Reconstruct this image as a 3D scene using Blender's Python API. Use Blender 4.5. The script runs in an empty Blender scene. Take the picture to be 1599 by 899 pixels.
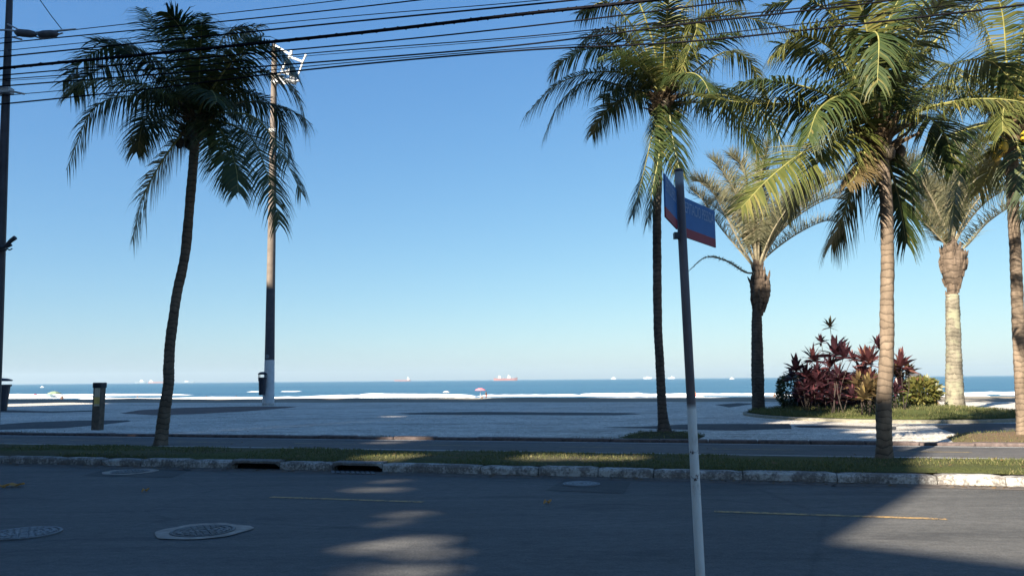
import bpy, bmesh, math, random
from mathutils import Vector, Matrix, noise

random.seed(11)
R = math.radians
SC = bpy.context.scene
COL = SC.collection
V = Vector

# ------------------------------------------------------------------ camera
F = 1200.0
PITCH, ROLL, EYE = R(6.8), R(-0.487), 1.5
CP, SP, CR, SR = math.cos(PITCH), math.sin(PITCH), math.cos(ROLL), math.sin(ROLL)


def ray(x, y):
    u = (x - 799.5) / F
    v = -(y - 449.5) / F
    u, v = u * CR - v * SR, u * SR + v * CR
    return V((u, CP - v * SP, SP + v * CP))


def gp(x, y, z=0.0):                 # point of the photograph on a level surface
    d = ray(x, y)
    return V((0, 0, EYE)) + d * ((z - EYE) / d.z)


def dp(x, y, Y):                     # point of the photograph at a distance
    d = ray(x, y)
    return V((0, 0, EYE)) + d * (Y / d.y)


SN, CN = 0.2465, 0.96914             # the street runs along t, n points to the sea


def tn(t, n, z=0.0):
    return V((CN * t + SN * n, -SN * t + CN * n, z))


def to_tn(p):
    return (CN * p.x - SN * p.y, SN * p.x + CN * p.y)


def np_(x, y, n):                    # point of the photograph on a vertical plane along the street
    d = ray(x, y)
    k = n / (SN * d.x + CN * d.y)
    return V((0, 0, EYE)) + d * k


cam_d = bpy.data.cameras.new("camera")
cam = bpy.data.objects.new("camera", cam_d)
COL.objects.link(cam)
cam_d.sensor_width = 36
cam_d.lens = 36 * F / 1599
cam_d.clip_start = 0.05
cam_d.clip_end = 200000
cam.matrix_world = Matrix.Translation((0, 0, EYE)) @ Matrix.Rotation(R(90) + PITCH, 4, 'X') @ Matrix.Rotation(ROLL, 4, 'Z')
SC.camera = cam

# ------------------------------------------------------------------ light
SUN_EL, SUN_AZ = R(28), R(38)        # light travels towards azimuth 38 deg right of +Y
w = bpy.data.worlds.new("World")
SC.world = w
w.use_nodes = True
nt = w.node_tree
bg = nt.nodes['Background']
sky = nt.nodes.new('ShaderNodeTexSky')
sky.sky_type = 'NISHITA'
sky.sun_disc = False
sky.sun_elevation = SUN_EL
sky.sun_rotation = R(180) + SUN_AZ
sky.air_density = 1.0
sky.dust_density = 0.6
sky.ozone_density = 2.0
sky.altitude = 0
EXPO = 1.85
# the phone's flatter response to the bright horizon sky: one power curve per channel
sepc = nt.nodes.new('ShaderNodeSeparateColor')
comb = nt.nodes.new('ShaderNodeCombineColor')
nt.links.new(sky.outputs[0], sepc.inputs[0])
BGS = 0.05
for i, (g_, k_) in enumerate(((.98, .99), (.76, 1.10), (.43, 1.10))):
    m0 = nt.nodes.new('ShaderNodeMath')
    m0.operation = 'MULTIPLY'
    m0.inputs[1].default_value = 0.1
    m1 = nt.nodes.new('ShaderNodeMath')
    m1.operation = 'POWER'
    m1.inputs[1].default_value = g_
    m2 = nt.nodes.new('ShaderNodeMath')
    m2.operation = 'MULTIPLY'
    m2.inputs[1].default_value = k_ / 2 ** EXPO / BGS
    nt.links.new(sepc.outputs[i], m0.inputs[0])
    nt.links.new(m0.outputs[0], m1.inputs[0])
    nt.links.new(m1.outputs[0], m2.inputs[0])
    nt.links.new(m2.outputs[0], comb.inputs[i])
nt.links.new(comb.outputs[0], bg.inputs[0])
bg.inputs[1].default_value = BGS
sd = bpy.data.lights.new("sun", 'SUN')
sd.energy = 5.0
sd.angle = R(0.5)
sd.color = (1.0, 0.90, 0.74)
so = bpy.data.objects.new("sun", sd)
COL.objects.link(so)
sdir = V((math.sin(SUN_AZ) * math.cos(SUN_EL), math.cos(SUN_AZ) * math.cos(SUN_EL), -math.sin(SUN_EL)))
so.rotation_euler = sdir.to_track_quat('-Z', 'Y').to_euler()
so.location = (-20, -30, 60)
vs = SC.view_settings
vs.view_transform = 'Standard'
vs.look = 'None'
vs.exposure = EXPO
vs.gamma = 1.0
vs.use_curve_mapping = False

# ------------------------------------------------------------------ materials


class NT:
    def __init__(self, name):
        self.m = bpy.data.materials.new(name)
        self.m.use_nodes = True
        self.t = self.m.node_tree
        self.b = self.t.nodes['Principled BSDF']
        self.out = self.t.nodes['Material Output']
        tc = self.t.nodes.new('ShaderNodeTexCoord')
        self.obj = tc.outputs['Object']
        self.geo = None

    def n(self, kind, **kw):
        nd = self.t.nodes.new(kind)
        for k, v in kw.items():
            if hasattr(nd, k):
                setattr(nd, k, v)
        return nd

    def l(self, a, b):
        self.t.links.new(a, b)

    def pos(self):
        if not self.geo:
            self.geo = self.n('ShaderNodeNewGeometry')
        return self.geo.outputs['Position']

    def island(self):
        self.pos()
        return self.geo.outputs['Random Per Island']

    def map(self, scale=(1, 1, 1), rot=(0, 0, 0), src=None):
        mp = self.n('ShaderNodeMapping')
        self.l(src or self.pos(), mp.inputs[0])
        mp.inputs['Rotation'].default_value = rot
        mp.inputs['Scale'].default_value = scale
        return mp.outputs[0]

    def noise(self, scale, detail=4, rough=.55, src=None, dist=0.0):
        nd = self.n('ShaderNodeTexNoise')
        self.l(src or self.pos(), nd.inputs['Vector'])
        nd.inputs['Scale'].default_value = scale
        nd.inputs['Detail'].default_value = detail
        nd.inputs['Roughness'].default_value = rough
        nd.inputs['Distortion'].default_value = dist
        return nd.outputs['Fac']

    def voro(self, scale, src=None, feature='F1', out='Distance', rnd=1.0):
        nd = self.n('ShaderNodeTexVoronoi', feature=feature)
        self.l(src or self.pos(), nd.inputs['Vector'])
        nd.inputs['Scale'].default_value = scale
        nd.inputs['Randomness'].default_value = rnd
        return nd.outputs[out]

    def ramp(self, fac, stops, interp='LINEAR'):
        nd = self.n('ShaderNodeValToRGB')
        cr = nd.color_ramp
        cr.interpolation = interp
        while len(cr.elements) < len(stops):
            cr.elements.new(0.5)
        for e, (p, c) in zip(cr.elements, stops):
            e.position = p
            if not hasattr(c, '__len__'):
                c = (c, c, c)
            e.color = (c[0], c[1], c[2], 1)
        self.l(fac, nd.inputs[0])
        return nd.outputs[0]

    def mix(self, fac, a, b, mode='MIX'):
        nd = self.n('ShaderNodeMix', data_type='RGBA', blend_type=mode)
        for s, i in ((fac, 0), (a, 6), (b, 7)):
            if isinstance(s, (int, float)):
                nd.inputs[i].default_value = s if i == 0 else (s, s, s, 1)
            elif isinstance(s, tuple):
                nd.inputs[i].default_value = (s[0], s[1], s[2], 1)
            else:
                self.l(s, nd.inputs[i])
        return nd.outputs[2]

    def sep(self, src=None):
        nd = self.n('ShaderNodeSeparateXYZ')
        self.l(src or self.pos(), nd.inputs[0])
        return nd.outputs

    def bump(self, h, strength=.3, dist=.02):
        nd = self.n('ShaderNodeBump')
        nd.inputs['Strength'].default_value = strength
        nd.inputs['Distance'].default_value = dist
        self.l(h, nd.inputs['Height'])
        self.l(nd.outputs[0], self.b.inputs['Normal'])

    def col(self, c):
        if isinstance(c, tuple):
            self.b.inputs['Base Color'].default_value = (c[0], c[1], c[2], 1)
        else:
            self.l(c, self.b.inputs['Base Color'])

    def rough(self, r):
        if isinstance(r, (int, float)):
            self.b.inputs['Roughness'].default_value = r
        else:
            self.l(r, self.b.inputs['Roughness'])

    def spec(self, s):
        self.b.inputs['Specular IOR Level'].default_value = s

    def translucent(self, c, f):
        tr = self.n('ShaderNodeBsdfTranslucent')
        if isinstance(c, tuple):
            tr.inputs[0].default_value = (c[0], c[1], c[2], 1)
        else:
            self.l(c, tr.inputs[0])
        mx = self.n('ShaderNodeMixShader')
        mx.inputs[0].default_value = f
        self.l(self.b.outputs[0], mx.inputs[1])
        self.l(tr.outputs[0], mx.inputs[2])
        self.l(mx.outputs[0], self.out.inputs[0])


STREET_ROT = (0, 0, math.atan2(SN, CN))      # turns world so that x runs along the street


def mat_simple(name, c, rough=.6, var=.25, scale=6, bump=0.0, metal=0.0, spec=.4):
    k = NT(name)
    f = k.noise(scale, 5, .6)
    k.col(k.ramp(f, [(.3, tuple(x * (1 - var) for x in c)), (.7, tuple(min(1, x * (1 + var)) for x in c))]))
    k.rough(rough)
    k.spec(spec)
    k.b.inputs['Metallic'].default_value = metal
    if bump:
        k.bump(f, bump, .02)
    return k.m


M = {}


def make_asphalt(name, lo, hi, streak=.5):
    k = NT(name)
    st = k.map((1, 1, 1), STREET_ROT)
    long = k.noise(1.0, 6, .66, k.map((.06, 2.2, 1), STREET_ROT))
    big = k.noise(.35, 4, .6)
    grain = k.noise(46, 5, .8)
    coarse = k.noise(11, 6, .75, k.map((.6, 1, 1), STREET_ROT))
    sp = k.voro(38)
    c = k.ramp(k.mix(streak, big, long), [(.34, lo), (.66, hi)])
    c = k.mix(.75, c, k.ramp(grain, [(.3, .30), (.7, 1.35)]), 'MULTIPLY')
    c = k.mix(.6, c, k.ramp(coarse, [(.36, .6), (.62, 1.15)]), 'MULTIPLY')
    c = k.mix(k.ramp(sp, [(.08, .6), (.2, 0.0)]), c, (.20, .19, .175))
    # darker worn blotches with an edge of their own
    st2 = k.noise(.9, 6, .65, k.map((.35, 1, 1), STREET_ROT), .6)
    c = k.mix(k.ramp(st2, [(.56, 0.0), (.66, .45)]), c, (.022, .022, .024))
    crack = k.voro(.33, k.map((.6, 1.0, 1), STREET_ROT), 'DISTANCE_TO_EDGE')
    wob = k.noise(2.0, 5, .7)
    cm = k.mix(.04, crack, wob)
    c = k.mix(k.ramp(cm, [(.020, .30), (.026, 0.0)]), c, (.02, .02, .02))
    k.col(c)
    k.rough(k.ramp(grain, [(.2, .72), (.8, .92)]))
    k.spec(.3)
    k.bump(k.mix(.5, grain, sp), .55, .012)
    return k.m


M['asphalt'] = make_asphalt('asphalt', (.068, .067, .065), (.122, .118, .113))
M['path_asphalt'] = make_asphalt('bike path asphalt', (.072, .069, .069), (.122, .114, .109), .3)
M['patch_asphalt'] = make_asphalt('dark asphalt patch', (.046, .045, .044), (.080, .078, .075), .3)


def paint_mat(name, c, wear=.5, base=(.05, .05, .05)):
    k = NT(name)
    f = k.noise(9, 6, .7)
    g = k.noise(60, 3, .7)
    fac = k.ramp(k.mix(.45, f, g), [(wear - .06, 0.0), (wear + .05, 1.0)])
    k.col(k.mix(fac, base, c))
    k.rough(.8)
    return k.m


M['yellow_line'] = paint_mat('worn yellow road paint', (.42, .26, .09), .49)
M['white_line'] = paint_mat('worn white road paint', (.48, .48, .46), .43, (.07, .07, .07))
M['path_yellow'] = paint_mat('faded yellow path paint', (.36, .26, .10), .5, (.07, .066, .064))


def make_kerb(name='whitewashed kerb', lo=.47, hi=.57):
    k = NT(name)
    f = k.noise(2.6, 8, .72, None, .4)
    g = k.noise(25, 5, .7)
    m = k.ramp(k.mix(.3, f, g), [(lo, 0.0), (hi, 1.0)])
    conc = k.ramp(g, [(.3, (.10, .09, .085)), (.7, (.22, .20, .18))])
    white = k.ramp(g, [(.3, (.29, .28, .26)), (.7, (.46, .45, .42))])
    c = k.mix(m, conc, white)
    z = k.sep()[2]
    dirt = k.ramp(k.mix(.25, z, f), [(.085, 1.0), (.15, 0.0)])
    c = k.mix(k.mix(.6, 0.0, dirt), c, (.09, .075, .065))
    k.col(c)
    k.rough(.9)
    k.spec(.25)
    k.bump(k.mix(.5, f, g), .6, .02)
    return k.m


M['kerb'] = make_kerb()
M['concrete'] = mat_simple('grey concrete', (.30, .285, .26), .9, .3, 12, .3, 0, .25)
M['dark_concrete'] = mat_simple('dirty concrete edging', (.11, .085, .08), .92, .45, 9, .4, 0, .2)
M['pale_concrete'] = mat_simple('pale concrete kerb', (.25, .23, .18), .9, .25, 8, .3, 0, .25)
M['gutter'] = mat_simple('gritty gutter', (.105, .09, .078), .95, .45, 7, .4, 0, .2)
M['black'] = mat_simple('soot black hollow', (.012, .011, .012), .9, .3, 5)  # darkness of the drain mouth, put into the colour


def make_grass(name, c1, c2, soil, cut):
    k = NT(name)
    big = k.noise(.55, 5, .65, k.map((.5, 1, 1), STREET_ROT))
    fine = k.noise(28, 4, .7)
    g = k.ramp(fine, [(.3, c1), (.7, c2)])
    s = k.ramp(fine, [(.3, tuple(x * .6 for x in soil)), (.7, soil)])
    m = k.ramp(k.mix(.35, big, fine), [(cut - .06, 0.0), (cut + .08, 1.0)])
    k.col(k.mix(m, s, g))
    k.rough(1)
    k.spec(.1)
    k.bump(fine, .8, .05)
    return k.m


M['grass'] = make_grass('verge turf', (.045, .055, .018), (.10, .105, .036), (.12, .10, .065), .46)
M['dry_grass'] = make_grass('dry turf', (.07, .075, .025), (.15, .14, .05), (.20, .135, .085), .55)
M['bed_soil'] = make_grass('trodden bed soil', (.030, .036, .014), (.060, .064, .024), (.055, .042, .030), .52)
M['mound'] = make_grass('planter turf', (.045, .060, .018), (.11, .12, .038), (.10, .075, .05), .38)


def leaf_mat(name, c1, c2, tr=.3, rough=.42, spec=.4, tip=None, tc=None):
    k = NT(name)
    i = k.island()
    f = k.noise(1.3, 3, .6)
    c = k.ramp(k.mix(.4, i, f), [(.2, c1), (.8, c2)])
    if tip:
        c = k.mix(k.ramp(i, [(.86, 0.0), (.93, .8)]), c, tip)
    k.col(c)
    k.rough(rough)
    k.spec(spec)
    k.translucent(tc or tuple(min(1, (a + b) * .9) for a, b in zip(c1, c2)), tr)
    return k.m


M['blade'] = leaf_mat('grass blades', (.045, .058, .018), (.13, .13, .048), .25, .6, .2, (.22, .18, .09))
M['palm_leaf'] = leaf_mat('coconut leaflets', (.018, .036, .011), (.062, .078, .020), .22, .48, .35, (.15, .125, .04))
M['palm_leaf_young'] = leaf_mat('yellowish coconut leaflets', (.050, .066, .016), (.135, .130, .034), .28, .48, .3, (.22, .18, .055))  # yellower copy for sunlit fronds, sunlight put into the colour
M['dead_leaf'] = leaf_mat('dry brown leaflets', (.065, .047, .020), (.125, .09, .04), .2, .6, .2)
M['dead_litter'] = leaf_mat('brown leaf litter', (.05, .03, .015), (.20, .12, .05), .1, .7, .2)
M['rachis'] = mat_simple('leaf midrib', (.20, .19, .06), .5, .3, 5)
M['rachis_dark'] = mat_simple('shaggy brown leaf bases', (.085, .055, .030), .9, .5, 14, .6)
M['silver_leaf'] = leaf_mat('silvery palm leaflets', (.115, .118, .072), (.225, .215, .13), .38, .5, .3, (.29, .23, .14))
M['silver_rachis'] = mat_simple('pale leaf stalk', (.21, .18, .12), .6, .35, 6)
M['crownshaft'] = None
M['coconut'] = mat_simple('green coconut husk', (.16, .15, .035), .45, .35, 6)
M['coconut_y'] = mat_simple('yellow coconut husk', (.48, .33, .035), .45, .3, 6)
M['coconut_b'] = mat_simple('brown dry husk', (.045, .034, .022), .7, .4, 6)


def bark(name, c, ring, var=.4, lichen=None):
    k = NT(name)
    z = k.sep()[2]
    wv = k.n('ShaderNodeTexWave', wave_type='BANDS', bands_direction='Z', wave_profile='SAW')
    k.l(k.pos(), wv.inputs['Vector'])
    wv.inputs['Scale'].default_value = ring
    wv.inputs['Distortion'].default_value = 6.5
    wv.inputs['Detail'].default_value = 3
    wv.inputs['Detail Scale'].default_value = 1.5
    f = k.noise(5, 6, .65, k.map((1, 1, .45)))
    c0 = k.ramp(f, [(.3, tuple(x * (1 - var) for x in c)), (.7, tuple(x * (1 + var) for x in c))])
    c0 = k.mix(.85, c0, k.ramp(wv.outputs['Fac'], [(0.0, .30), (.3, 1.0), (1.0, 1.15)]), 'MULTIPLY')
    c0 = k.mix(.6, c0, k.ramp(k.noise(1.1, 5, .65), [(.36, .55), (.6, 1.1)]), 'MULTIPLY')
    if lichen:
        c0 = k.mix(k.ramp(k.noise(2.2, 5, .6), [(.5, 0.0), (.62, .8)]), c0, lichen)
    k.col(c0)
    k.rough(.92)
    k.spec(.2)
    k.bump(k.mix(.5, wv.outputs['Fac'], f), .7, .03)
    return k.m


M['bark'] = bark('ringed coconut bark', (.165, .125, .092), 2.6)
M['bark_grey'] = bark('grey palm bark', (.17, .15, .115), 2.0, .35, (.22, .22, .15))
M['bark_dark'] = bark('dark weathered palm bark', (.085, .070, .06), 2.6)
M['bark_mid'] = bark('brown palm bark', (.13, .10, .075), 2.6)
M['crownshaft'] = bark('fibrous brown leaf bases', (.105, .078, .058), 1.2, .5)

# promenade of small limestone cobbles


def cobble(name, cols, grout, scale=15):
    k = NT(name)
    v = k.voro(scale, None, 'F1', 'Color', .9)
    e = k.voro(scale, None, 'DISTANCE_TO_EDGE', 'Distance', .9)
    s = k.sep(v)[0]
    c = k.ramp(s, [(0.0, cols[0]), (.5, cols[1]), (1.0, cols[2])])
    big = k.noise(.35, 6, .68, k.map((.4, 1, 1), STREET_ROT))
    mid = k.noise(2.2, 6, .7, k.map((.35, 1, 1), STREET_ROT))
    c = k.mix(.6, c, k.ramp(big, [(.34, .5), (.58, 1.0)]), 'MULTIPLY')
    c = k.mix(.75, c, k.ramp(mid, [(.36, .45), (.50, 1.05)]), 'MULTIPLY')
    fine = k.noise(7, 5, .75, k.map((.5, 1, 1), STREET_ROT))
    c = k.mix(.7, c, k.ramp(fine, [(.36, .4), (.54, 1.05)]), 'MULTIPLY')
    c = k.mix(k.ramp(e, [(.02, .85), (.09, 0.0)]), c, grout)
    k.col(c)
    k.rough(.85)
    k.spec(.3)
    k.bump(e, .5, .02)
    return k.m


M['cobble'] = cobble('white cobble paving', ((.46, .42, .36), (.66, .61, .53), (.80, .75, .66)), (.20, .17, .14))
M['cobble_red'] = cobble('red-brown cobble paving', ((.08, .055, .052), (.12, .08, .075), (.16, .11, .10)), (.05, .04, .038))
M['cobble_dark'] = cobble('black cobble paving', ((.03, .032, .036), (.05, .052, .058), (.085, .085, .09)), (.03, .03, .03))


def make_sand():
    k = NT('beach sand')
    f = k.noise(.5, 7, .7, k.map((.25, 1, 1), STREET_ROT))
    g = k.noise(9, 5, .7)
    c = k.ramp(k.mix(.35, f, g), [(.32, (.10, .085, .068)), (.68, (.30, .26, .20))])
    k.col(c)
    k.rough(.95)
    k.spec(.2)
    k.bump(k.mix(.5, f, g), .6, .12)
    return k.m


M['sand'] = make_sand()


def make_sea():
    k = NT('sea water')
    a = k.noise(.03, 7, .7, k.map((.12, 1, 1), STREET_ROT))
    b = k.noise(.0035, 5, .6, k.map((.2, 1, 1), STREET_ROT))
    c = k.ramp(k.mix(.5, a, b), [(.36, (.016, .062, .120)), (.50, (.030, .100, .165)), (.62, (.055, .145, .205))])
    k.col(c)
    k.rough(.32)
    k.b.inputs['IOR'].default_value = 1.33
    k.spec(.32)
    s1 = k.noise(.22, 6, .65, k.map((.4, 1, 1), STREET_ROT))
    k.bump(s1, .8, 1.6)
    return k.m


M['sea'] = make_sea()


def make_foam():
    k = NT('sea foam')
    f = k.noise(.7, 6, .7, k.map((.4, 1, 1), STREET_ROT))
    k.col(k.ramp(f, [(.30, (.62, .70, .74)), (.5, (.88, .89, .89))]))
    k.rough(.9)
    k.bump(f, .7, .3)
    return k.m


M['foam'] = make_foam()
M['wave_face'] = mat_simple('green wave face', (.10, .26, .27), .3, .2, .4)
M['iron'] = mat_simple('cast iron', (.11, .115, .12), .55, .35, 12, .3, .4)
M['iron_pale'] = mat_simple('worn iron lid', (.15, .165, .18), .55, .3, 10, .3, .2)
M['mortar'] = mat_simple('patched mortar collar', (.29, .25, .21), .9, .35, 6, .5, 0, .2)
M['dry_leaf'] = leaf_mat('dry fallen leaf', (.36, .16, .04), (.50, .26, .07), .2, .7)
M['cable'] = mat_simple('black cable sheath', (.006, .006, .009), .85, .2, 3, 0, 0, .08)
M['pole_dark'] = mat_simple('dark painted steel pole', (.035, .036, .045), .55, .3, 4)
M['steel'] = mat_simple('galvanised steel', (.42, .43, .45), .5, .2, 8, 0, .3)
M['closure'] = mat_simple('grey splice casing', (.07, .072, .08), .6, .25, 8)
M['white_metal'] = mat_simple('white painted metal', (.68, .68, .66), .5, .15, 5)
M['lamp_glass'] = mat_simple('lamp glass', (.30, .28, .24), .15, .15, 5)


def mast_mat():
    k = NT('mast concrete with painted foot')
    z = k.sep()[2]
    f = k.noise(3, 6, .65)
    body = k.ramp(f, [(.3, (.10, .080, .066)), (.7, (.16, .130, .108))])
    shade_band = k.ramp(f, [(.3, (.045, .045, .055)), (.7, (.075, .07, .08))])  # shade on the lower mast, put into the colour
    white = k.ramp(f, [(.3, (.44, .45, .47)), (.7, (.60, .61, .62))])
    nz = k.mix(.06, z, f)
    c = k.mix(k.ramp(k_div(k, nz, 10), [(.262, 0.0), (.266, 1.0)]), white, shade_band)
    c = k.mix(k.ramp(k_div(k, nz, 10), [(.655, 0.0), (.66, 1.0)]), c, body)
    k.col(c)
    k.rough(.8)
    k.bump(f, .3, .02)
    return k.m


def k_div(k, s, d):
    nd = k.n('ShaderNodeMath', operation='DIVIDE')
    k.l(s, nd.inputs[0])
    nd.inputs[1].default_value = d
    return nd.outputs[0]


M['mast'] = mast_mat()


def signpost_mat():
    k = NT('post paint')
    z = k.sep()[2]
    f = k.noise(14, 6, .7, k.map((1, 1, .35)))
    white = k.ramp(f, [(.28, (.33, .27, .22)), (.42, (.62, .59, .54)), (.7, (.72, .70, .65))])
    chip = k.ramp(k.noise(7, 6, .75), [(.36, 1.0), (.40, 0.0)])
    white = k.mix(chip, white, (.075, .045, .04))
    rust = k.ramp(f, [(.3, (.085, .060, .058)), (.7, (.15, .112, .106))])
    grey = k.ramp(f, [(.3, (.20, .20, .205)), (.7, (.30, .30, .30))])
    zz = k_div(k, k.mix(.02, z, f), 3)
    c = k.mix(k.ramp(zz, [(0.4535, 0.0), (0.4595, 1.0)]), white, rust)
    c = k.mix(k.ramp(zz, [(0.7489, 0.0), (0.7549, 1.0)]), c, grey)
    k.col(c)
    k.rough(.6)
    k.bump(f, .3, .005)
    return k.m


M['signpost'] = signpost_mat()
M['sign_blue'] = mat_simple('blue enamel', (.030, .12, .30), .6, .12, 8, 0, 0, .15)
M['sign_red'] = mat_simple('red enamel', (.26, .03, .045), .6, .12, 8, 0, 0, .15)
M['sign_text'] = mat_simple('faded white lettering', (.16, .25, .40), .5, .1, 8)
M['bin'] = mat_simple('dark blue plastic', (.016, .020, .036), .5, .25, 5)
M['wood'] = mat_simple('weathered timber', (.11, .085, .065), .85, .4, 9, .4)
M['wood_cap'] = mat_simple('dark cap', (.02, .022, .03), .6, .2, 9)
M['yellow_panel'] = mat_simple('yellow notice panel', (.62, .42, .12), .6, .2, 9)
M['pale_panel'] = mat_simple('pale notice panel', (.52, .44, .32), .6, .2, 9)
M['ti_dark'] = leaf_mat('dark purple leaves', (.022, .009, .013), (.062, .022, .030), .26, .42, .4, (.13, .04, .045))
M['ti_red'] = leaf_mat('red leaves', (.046, .015, .019), (.115, .040, .038), .28, .4, .4, (.20, .10, .07))
M['ti_bronze'] = leaf_mat('bronze green leaves', (.045, .040, .018), (.14, .085, .04), .28, .4, .4, (.22, .16, .06))
M['shrub_dark'] = leaf_mat('dark hedge leaves', (.018, .030, .012), (.05, .066, .022), .2, .45, .4)
M['shrub_yellow'] = leaf_mat('yellow green leaves', (.045, .06, .016), (.17, .15, .040), .28, .45, .4, (.10, .035, .025))
M['shrub_green'] = leaf_mat('green leaves', (.05, .075, .020), (.16, .17, .05), .3, .45, .4)
M['stem'] = mat_simple('thin woody stem', (.035, .026, .022), .85, .4, 9, .3)
M['skin'] = mat_simple('tanned skin', (.36, .19, .12), .6, .1, 9)
M['skin_dark'] = mat_simple('brown skin', (.14, .075, .05), .6, .1, 9)
M['cloth_dark'] = mat_simple('dark swimwear', (.02, .022, .035), .8, .1, 9)
M['cloth_red'] = mat_simple('red cloth', (.52, .05, .05), .8, .12, 2)
M['cloth_pink'] = mat_simple('pink red parasol cloth', (.78, .16, .19), .8, .08, 1)
M['cloth_green'] = mat_simple('green grey parasol cloth', (.20, .26, .17), .8, .15, 1)
M['cloth_grey'] = mat_simple('pale grey parasol cloth', (.46, .44, .42), .8, .12, 1)
M['cloth_teal'] = mat_simple('grey blue awning cloth', (.24, .32, .34), .8, .12, 1)
M['hair'] = mat_simple('dark hair', (.015, .012, .01), .7, .1, 9)
M['hull_red'] = mat_simple('red ship hull', (.22, .10, .10), .7, .1, .02)
M['hull_dark'] = mat_simple('dark ship hull', (.12, .16, .20), .6, .1, .02)
M['ship_white'] = mat_simple('white ship superstructure', (.50, .50, .50), .6, .05, .02)
M['wall'] = mat_simple('rendered facade', (.46, .42, .36), .9, .1, .6)
M['window'] = mat_simple('window glass', (.03, .04, .05), .1, .2, 1)

# ------------------------------------------------------------------ mesh tools


class MB:
    def __init__(self):
        self.v, self.f, self.mi = [], [], []

    def add(self, vs, fs, mi=0):
        o = len(self.v)
        self.v += [V(x) for x in vs]
        for f in fs:
            self.f.append(tuple(i + o for i in f))
            self.mi.append(mi)

    def box(self, c, size, ax=None, mi=0, bev=0.0):
        X, Y, Z = ax or (V((1, 0, 0)), V((0, 1, 0)), V((0, 0, 1)))
        c = V(c)
        hx, hy, hz = size[0] / 2, size[1] / 2, size[2] / 2
        if bev <= 0:
            vs = [c + X * (sx * hx) + Y * (sy * hy) + Z * (sz * hz) for sz in (-1, 1) for sy in (-1, 1) for sx in (-1, 1)]
            self.add(vs, [(0, 2, 3, 1), (4, 5, 7, 6), (0, 1, 5, 4), (2, 6, 7, 3), (0, 4, 6, 2), (1, 3, 7, 5)], mi)
            return
        b = bev
        def ring(z, i):
            return [c + X * x + Y * y + Z * z for x, y in ((-hx + i, -hy + b), (-hx + b, -hy + i), (hx - b, -hy + i), (hx - i, -hy + b), (hx - i, hy - b), (hx - b, hy - i), (-hx + b, hy - i), (-hx + i, hy - b))]
        rs = [ring(-hz, 0), ring(hz - b, 0), ring(hz, b * .8)]
        self.rings(rs, True, mi)

    def rings(self, rs, caps=True, mi=0):
        n = len(rs[0])
        vs = [p for r in rs for p in r]
        fs = []
        for i in range(len(rs) - 1):
            for j in range(n):
                a = i * n + j
                b = i * n + (j + 1) % n
                fs.append((a, b, b + n, a + n))
        if caps:
            fs.append(tuple(range(n - 1, -1, -1)))
            fs.append(tuple(range((len(rs) - 1) * n, len(rs) * n)))
        self.add(vs, fs, mi)

    def tube(self, pts, rad, n=8, mi=0, caps=True, wob=None):
        pts = [V(p) for p in pts]
        if not hasattr(rad, '__len__'):
            rad = [rad] * len(pts)
        rs = []
        ref = None
        for i, p in enumerate(pts):
            T = (pts[min(i + 1, len(pts) - 1)] - pts[max(i - 1, 0)]).normalized()
            if ref is None:
                ref = V((0, 1, 0)) if abs(T.y) < .9 else V((1, 0, 0))
            A = T.cross(ref).normalized()
            B = A.cross(T).normalized()
            ref = B
            r = []
            for j in range(n):
                a = 2 * math.pi * j / n
                k = rad[i] * (wob(i, j) if wob else 1)
                r.append(p + (A * math.cos(a) + B * math.sin(a)) * k)
            rs.append(r)
        self.rings(rs, caps, mi)

    def lathe(self, base, prof, n=16, mi=0, ax=None):
        X, Y, Z = ax or (V((1, 0, 0)), V((0, 1, 0)), V((0, 0, 1)))
        base = V(base)
        rs = [[base + X * (r * math.cos(2 * math.pi * j / n)) + Y * (r * math.sin(2 * math.pi * j / n)) + Z * z for j in range(n)] for r, z in prof]
        self.rings(rs, True, mi)

    def build(self, name, mats, parent=None, smooth=False):
        me = bpy.data.meshes.new(name)
        off = parent_loc(parent)
        me.from_pydata([tuple(p - off) for p in self.v], [], self.f)
        if not isinstance(mats, (list, tuple)):
            mats = [mats]
        for m in mats:
            me.materials.append(m)
        if len(mats) > 1:
            me.polygons.foreach_set('material_index', self.mi)
        if smooth:
            me.polygons.foreach_set('use_smooth', [True] * len(self.f))
        me.update()
        o = bpy.data.objects.new(name, me)
        COL.objects.link(o)
        if parent:
            o.parent = parent
        return o


LOC = {}


def parent_loc(p):
    s = V((0, 0, 0))
    while p:
        s = s + V(p.location)
        p = p.parent
    return s


def tag(o, label, cat, group=None):
    o['label'] = label
    o['category'] = cat
    if group:
        o['group'] = group
    return o


def thing(name, loc, label, cat, group=None):
    o = bpy.data.objects.new(name, None)
    o.location = loc
    o.empty_display_size = .2
    COL.objects.link(o)
    return tag(o, label, cat, group)


def setting(o, kind='structure'):
    o['kind'] = kind
    return o


def spline(pts, n):
    pts = [V(p) for p in pts]
    P = [pts[0] * 2 - pts[1]] + pts + [pts[-1] * 2 - pts[-2]]
    out = []
    m = len(pts) - 1
    for i in range(n + 1):
        s = i / n * m
        k = min(int(s), m - 1)
        u = s - k
        a, b, c, d = P[k:k + 4]
        out.append(.5 * ((2 * b) + (c - a) * u + (2 * a - 5 * b + 4 * c - d) * u * u + (3 * b - a - 3 * c + d) * u ** 3))
    return out


def lerp_list(xs, n):
    m = len(xs) - 1
    out = []
    for i in range(n + 1):
        s = i / n * m
        k = min(int(s), m - 1)
        out.append(xs[k] * (1 - (s - k)) + xs[k + 1] * (s - k))
    return out


def flat_poly(pts, z, name, mat, kind='structure'):
    b = MB()
    b.add([V((p.x, p.y, z)) for p in pts], [tuple(range(len(pts)))])
    o = b.build(name, mat)
    if o.data.polygons[0].normal.z < 0:
        o.data.flip_normals()
    return setting(o, kind) if kind else o


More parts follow.
